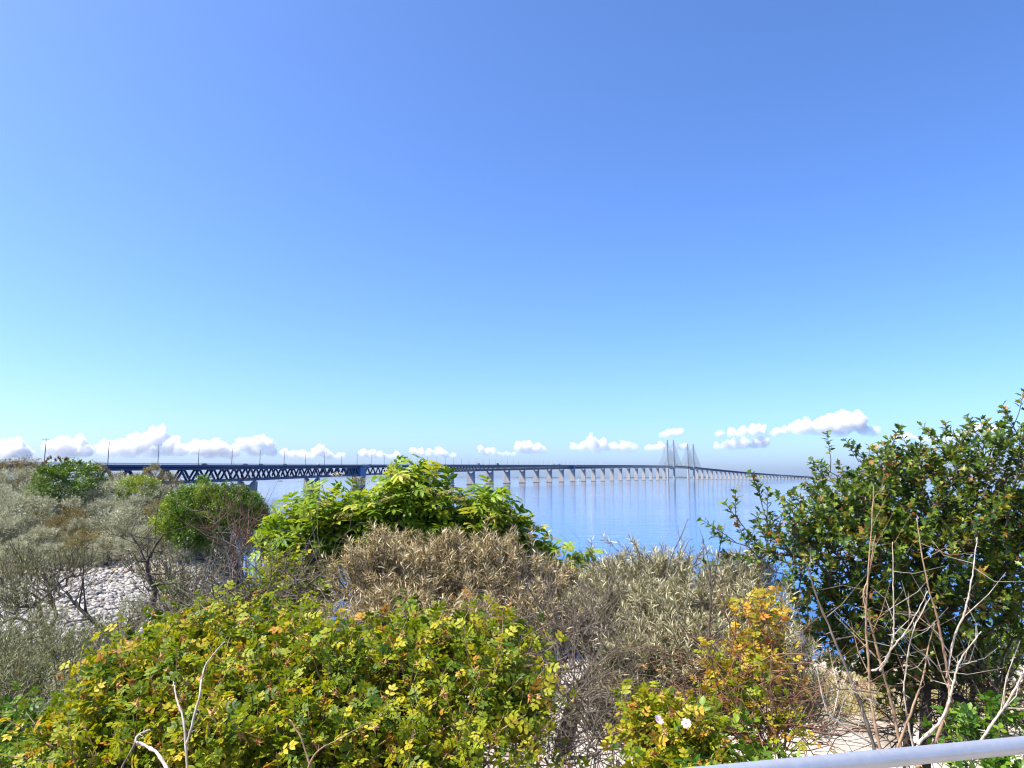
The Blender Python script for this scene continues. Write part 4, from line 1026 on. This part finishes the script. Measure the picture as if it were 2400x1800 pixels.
stems('crooked_trunk', 'crooked dark bare trunk with thin forks rising left of the elder', 'trunk', [(((376, 1490, 9.5), (360, 1420, 9.5), (362, 1385, 9.5), (345, 1340, 9.5), (352, 1300, 9.5), (385, 1250, 9.5)), .045, .012, None), (((345, 1335, 9.5), (330, 1290, 9.5), (305, 1250, 9.5)), .018, .006, None), (((270, 1500, 8.5), (225, 1460, 8.5), (180, 1420, 8.5), (155, 1385, 8.5)), .03, .01, None)], B_DARK, 38, thorn=False, twigs=9, twig_len=.6)
stems('bare_red_shrub', 'bare reddish twiggy shrub in front of the green tree on the far bank', 'shrub', [(((545, 1420, 10), (540, 1330, 10), (520, 1250, 10), (480, 1185, 10)), .022, .005, B_GREY), (((540, 1330, 10), (555, 1260, 10), (545, 1200, 10)), .014, .004, None), (((540, 1350, 10), (575, 1280, 10), (610, 1240, 10), (640, 1205, 10)), .014, .004, None), (((538, 1300, 10), (500, 1250, 10), (470, 1235, 10)), .01, .003, None), (((566, 1440, 9), (568, 1350, 9), (566, 1250, 9)), .016, .006, B_DARK), (((560, 1290, 10), (590, 1230, 10), (560, 1195, 10)), .01, .003, None)], B_RED, 39, thorn=False, twigs=14, twig_len=.7)
shrub('green_bush', 'loose green bush between the thin tree and the elder', 'bush', [(620, 1390, 80, 50, 5.6), (540, 1420, 80, 40, 5.6), (660, 1330, 50, 50, 6.0), (450, 1450, 60, 35, 5.6)], 170, 'rose', M_ROSE, .085, 6, .2, B_GREY, 17, n_obj=40, shell=.1, tint=(.45, .22))
shrub('broad_leaved_bush', 'green leafy bush standing on the sand behind the hawthorn trunk', 'bush', [(2380, 1490, 70, 70, 11), (2300, 1530, 60, 45, 11)], 220, 'willow', M_BRAM, .09, 10, .3, B_DARK, 18, n_obj=0, shell=.1, tint=(.8, .2), rtip=.005)

# ----------------------------------------------------------------- shrubs on the far bank
def far_crown(seed, leaf_len, n_clump, per, flat=1.0, w=.34):
    """a dome of radius 1 made of leaf clumps with hollows between them"""
    rg = np.random.default_rng(seed)
    u = unit(rg.normal(size=(n_clump, 3))); u[:, 2] = np.where(u[:, 2] < 0, u[:, 2] * .75, u[:, 2])
    rr = rg.uniform(.72, 1.0, n_clump); c = u * rr[:, None] * (1 + .14 * np.sin(u[:, :1] * 5 + seed) * np.cos(u[:, 1:2] * 4))
    k = np.repeat(np.arange(n_clump), per); cs = rg.uniform(.08, .19, n_clump)
    p = c[k] + rg.normal(size=(len(k), 3)) * cs[k][:, None] * np.array([1.0, 1.0, 1.0]) * .62
    X = unit(p - c[k] + u[k] * .10 + np.array([0, 0, .10]) + rg.normal(size=(len(k), 3)) * .10); Z = np.array([0, 0, .8]) + rg.normal(size=(len(k), 3)) * .5 + u[k] * .6
    tint = np.clip(rg.normal(.5, .2, len(k)) + np.repeat(rg.normal(0, .13, n_clump), per), 0, 1)
    return place(*leaflet(w, .1), p, X, Z, leaf_len * rg.uniform(.7, 1.3, len(k)), tint)
def far_stems(seed):
    rg = np.random.default_rng(seed); mb = MB()
    for _ in range(6):
        a = rg.uniform(0, 6.28); q = np.array([math.cos(a) * .3, math.sin(a) * .3, 0])
        mb.tube([(0.05 * math.cos(a), .05 * math.sin(a), -1), tuple(q * .5 + np.array([0, 0, -.4])), tuple(q)], [.035, .022, .008], 6)
    return mb
FM = {'silver': leaf_material('silver_shrub_leaf', [(0, (.13, .14, .08)), (.5, (.33, .34, .23)), (1, (.55, .55, .42))], .12, .5, .3),
      'olive': leaf_material('olive_shrub_leaf', [(0, (.10, .095, .035)), (.5, (.22, .19, .075)), (1, (.36, .30, .14))], .15, .5, .3),
      'brown': leaf_material('brown_shrub_leaf', [(0, (.08, .065, .02)), (.5, (.17, .135, .045)), (1, (.28, .21, .08))], .15, .6, .25),
      'green': leaf_material('green_tree_leaf', [(0, (.035, .085, .01)), (.5, (.09, .17, .018)), (1, (.19, .27, .03))], .25, .45, .4),
      'lime': leaf_material('lime_shrub_leaf', [(0, (.10, .17, .015)), (.5, (.20, .28, .02)), (1, (.32, .36, .04))], .3, .45, .4)}
lib = {}
for k, (mt, fm) in enumerate(FM.items()):
    for v in (0, 1):
        big = mt in ('green', 'lime')
        V, Fc, T = far_crown(300 + 7 * k + v, .08 if big else .065, 150 if big else 100, 70 if big else 100, w=.45 if big else .3)
        lib[mt, v] = (np_mesh('crown', V, Fc, fm, T), far_stems(400 + k).mesh('trunk', B_DARK))
def far_shrub(px, py, rx, ry, d, kind, v, name, label, cat='bush', group=None, rot=0.0):
    c = at(px, py, d); o = empty(name, c, label, cat, group)
    sx, sz = rx * d / F * .84, ry * d / F * 1.35
    gz = land(c.x, c.y)
    cr = link('crown', lib[kind, v][0], o); st = link('trunk', lib[kind, v][1], o)
    tag(cr, kind='stuff')
    cr.scale = (sx, sx * .85, sz); cr.rotation_euler.z = rot
    st.scale = (sx, sx, max(.3, c.z - gz)); st.rotation_euler.z = rot
    return o
GS = 'silvery sea buckthorn shrubs on the far bank'; LS_ = 'silvery-grey sea buckthorn shrub massed with others on the far bank'
GO = 'olive sea buckthorn shrubs on the far bank'; LO = 'olive-brown sea buckthorn shrub massed with others on the far bank'
for i, a in enumerate([(60, 1220, 85, 45, 52), (-30, 1200, 90, 50, 53), (150, 1215, 70, 36, 53.5), (20, 1262, 80, 40, 50), (100, 1275, 60, 30, 49), (290, 1245, 75, 40, 52), (340, 1275, 60, 35, 50), (250, 1180, 60, 36, 56), (320, 1200, 60, 30, 55), (95, 1170, 60, 36, 56), (240, 1215, 55, 32, 54), (395, 1265, 50, 32, 51), (-20, 1155, 70, 40, 57), (190, 1250, 50, 26, 51), (250, 1290, 50, 24, 48.5), (440, 1290, 50, 24, 49), (0, 1235, 70, 40, 52.5), (210, 1195, 55, 34, 55.5), (150, 1180, 60, 32, 57), (360, 1180, 55, 34, 57), (60, 1195, 60, 34, 55), (300, 1225, 55, 30, 53), (-50, 1250, 60, 40, 50), (420, 1200, 50, 34, 56), (500, 1275, 50, 30, 51), (55, 1145, 60, 36, 58.5), (270, 1160, 50, 30, 58.5), (130, 1300, 50, 20, 48), (40, 1295, 55, 22, 48)]):
    far_shrub(*a, 'silver', i % 2, 'sea_buckthorn', LS_, group=GS, rot=i * 1.3)
for i, a in enumerate([(20, 1125, 90, 34, 60), (-70, 1135, 80, 36, 60), (200, 1290, 70, 36, 49), (130, 1255, 60, 30, 51), (385, 1215, 60, 34, 54), (360, 1125, 50, 26, 60), (610, 1250, 45, 40, 54), (560, 1270, 50, 34, 52), (420, 1240, 50, 30, 53), (80, 1115, 50, 26, 61), (300, 1140, 60, 24, 61), (225, 1130, 50, 30, 60), (170, 1240, 60, 32, 52), (330, 1240, 50, 28, 53.5), (110, 1235, 50, 28, 53), (420, 1175, 55, 34, 58), (640, 1265, 26, 26, 54), (585, 1225, 40, 34, 55), (530, 1250, 50, 34, 53), (390, 1150, 50, 28, 60)]):
    far_shrub(*a, 'olive' if i % 3 else 'brown', i % 2, 'sea_buckthorn', LO, group=GO, rot=i * 1.7 + .4)
far_shrub(165, 1138, 92, 43, 56, 'green', 0, 'rounded_tree', 'rounded dark green tree with rusty seed heads on the far bank', 'tree')
far_shrub(325, 1150, 58, 28, 57, 'lime', 0, 'lime_shrub', 'bright lime-green shrub below the bridge truss on the far bank', 'bush')
t_ = far_shrub(475, 1200, 100, 52, 50, 'green', 1, 'broad_tree', 'broad bright green tree at the water end of the far bank', 'tree')
for (dx, dy, s, kd) in ((1.4, .1, .5, 'lime'), (-1.5, -.4, .55, 'lime'), (2.7, .2, .48, 'green'), (.2, -1.0, .7, 'green'), (3.5, .4, .36, 'green'), (2.1, .9, .4, 'green'), (.5, 1.1, .34, 'lime'), (3.9, -.4, .36, 'green')):
    q = link('crown', lib[kd, 0][0], t_); tag(q, kind='stuff'); q.location = (dx, -.6, dy); w_ = 95 * 50 / F; q.scale = (w_ * s, w_ * s, w_ * s); q.rotation_euler.z = dx
# rusty seed heads on the rounded tree
hd_ = [o for o in COL.objects if o.name.startswith('rounded_tree')][0]
v, f = star(30, 1.0, 77); seed_me = np_mesh('seed_head', v, f, leaf_material('rusty_seed', [(0, (.20, .08, .03)), (1, (.30, .14, .05))], .1, .8, .1), np.full(len(v), .5))
for px, py in ((112, 1075), (118, 1072), (108, 1082), (130, 1078), (137, 1073), (141, 1077), (152, 1077), (156, 1075), (100, 1088)):
    o = link('seed_head', seed_me, hd_, at(px, py, 55.5) - hd_.location); o.scale = (.22, .22, .26)

# ----------------------------------------------------------------- pale stones below the far bank, grass
def stones(n, seed, smin, smax, mat, name='stones'):
    rg = np.random.default_rng(seed)
    v = unit(np.array([(1, 1, 1), (1, -1, 1), (-1, 1, 1), (-1, -1, 1), (1, 1, -1), (1, -1, -1), (-1, 1, -1), (-1, -1, -1)], float))
    f = np.array([(0, 2, 3), (0, 3, 1), (0, 1, 5), (0, 5, 4), (1, 3, 7), (1, 7, 5), (3, 2, 6), (3, 6, 7), (2, 0, 4), (2, 4, 6)])
    y = 22 + 32 * rg.random(n); x = -y * rg.uniform(.33, .76, n); z = land_rel(x, y) + EYE
    s = smin + (smax - smin) * rg.random(n) ** 2.5
    w = v[None] * (1 + .3 * rg.normal(size=(n, 8, 3))) * s[:, None, None] * np.array([1.3, 1.0, .7])
    a, e = rg.uniform(0, 6.28, n), rg.normal(0, .35, n)
    ca, sa, ce, se = np.cos(a)[:, None], np.sin(a)[:, None], np.cos(e)[:, None], np.sin(e)[:, None]
    Y0 = w[..., 1] * ce - w[..., 2] * se; Z0 = w[..., 1] * se + w[..., 2] * ce
    V = np.stack([w[..., 0] * ca - Y0 * sa + x[:, None], w[..., 0] * sa + Y0 * ca + y[:, None], Z0 + (z + s * .3)[:, None]], 2).reshape(-1, 3)
    Fc = (np.arange(n)[:, None, None] * 8 + f[None]).reshape(-1, 3)
    return np_mesh(name, V, Fc, mat, np.repeat(rg.random(n), 8))
def stone_material():
    m, N, L, P = new_mat('limestone')
    a = N.new('ShaderNodeAttribute'); a.attribute_name = 'tint'
    r = ramp(N, [(0, (.10, .09, .08)), (.35, (.20, .19, .175)), (.8, (.33, .315, .295)), (1, (.46, .44, .42))])
    L.new(a.outputs['Fac'], r.inputs[0]); L.new(r.outputs[0], P.inputs['Base Color']); P.inputs['Roughness'].default_value = .95
    return m
tag(link('stones', stones(26000, 5, .03, .17, stone_material())), 'pale limestone rubble below the shrubs of the far bank', 'stones', kind='stuff')
def grass(n, box, h, seed, stops, name, label):
    rg = np.random.default_rng(seed); x = rg.uniform(box[0], box[1], n); y = rg.uniform(box[2], box[3], n)
    z = land_rel(x, y) + EYE; P = np.stack([x, y, z], 1)
    X = unit(rg.normal(size=(n, 3)) * np.array([.35, .35, 0]) + np.array([0, 0, 1])); Z = rg.normal(size=(n, 3)) * np.array([1, 1, .1])
    tv, tf = narrow(.05); tv[:, 2] *= 3
    V, Fc, T = place(tv, tf, P, X, Z, h * rg.uniform(.5, 1.3, n), np.clip(rg.normal(.5, .25, n), 0, 1))
    tag(link(name, np_mesh(name, V, Fc, leaf_material(name + '_blade', stops, .3, .5, .3), T)), label, 'grass', kind='stuff')
grass(3500, (4.6, 9.5, 12.5, 16.5), .38, 91, [(0, (.16, .15, .04)), (.5, (.34, .28, .11)), (1, (.50, .42, .22))], 'dry_grass', 'dry yellow grass along the edge of the sand path')
grass(2500, (-40, -33, 46, 52), .5, 92, [(0, (.10, .15, .02)), (1, (.28, .30, .07))], 'grass', 'green grass beside the pale stones below the far bank')
print('script seconds', round(time.time() - T0, 1), 'objects', len(bpy.data.objects))
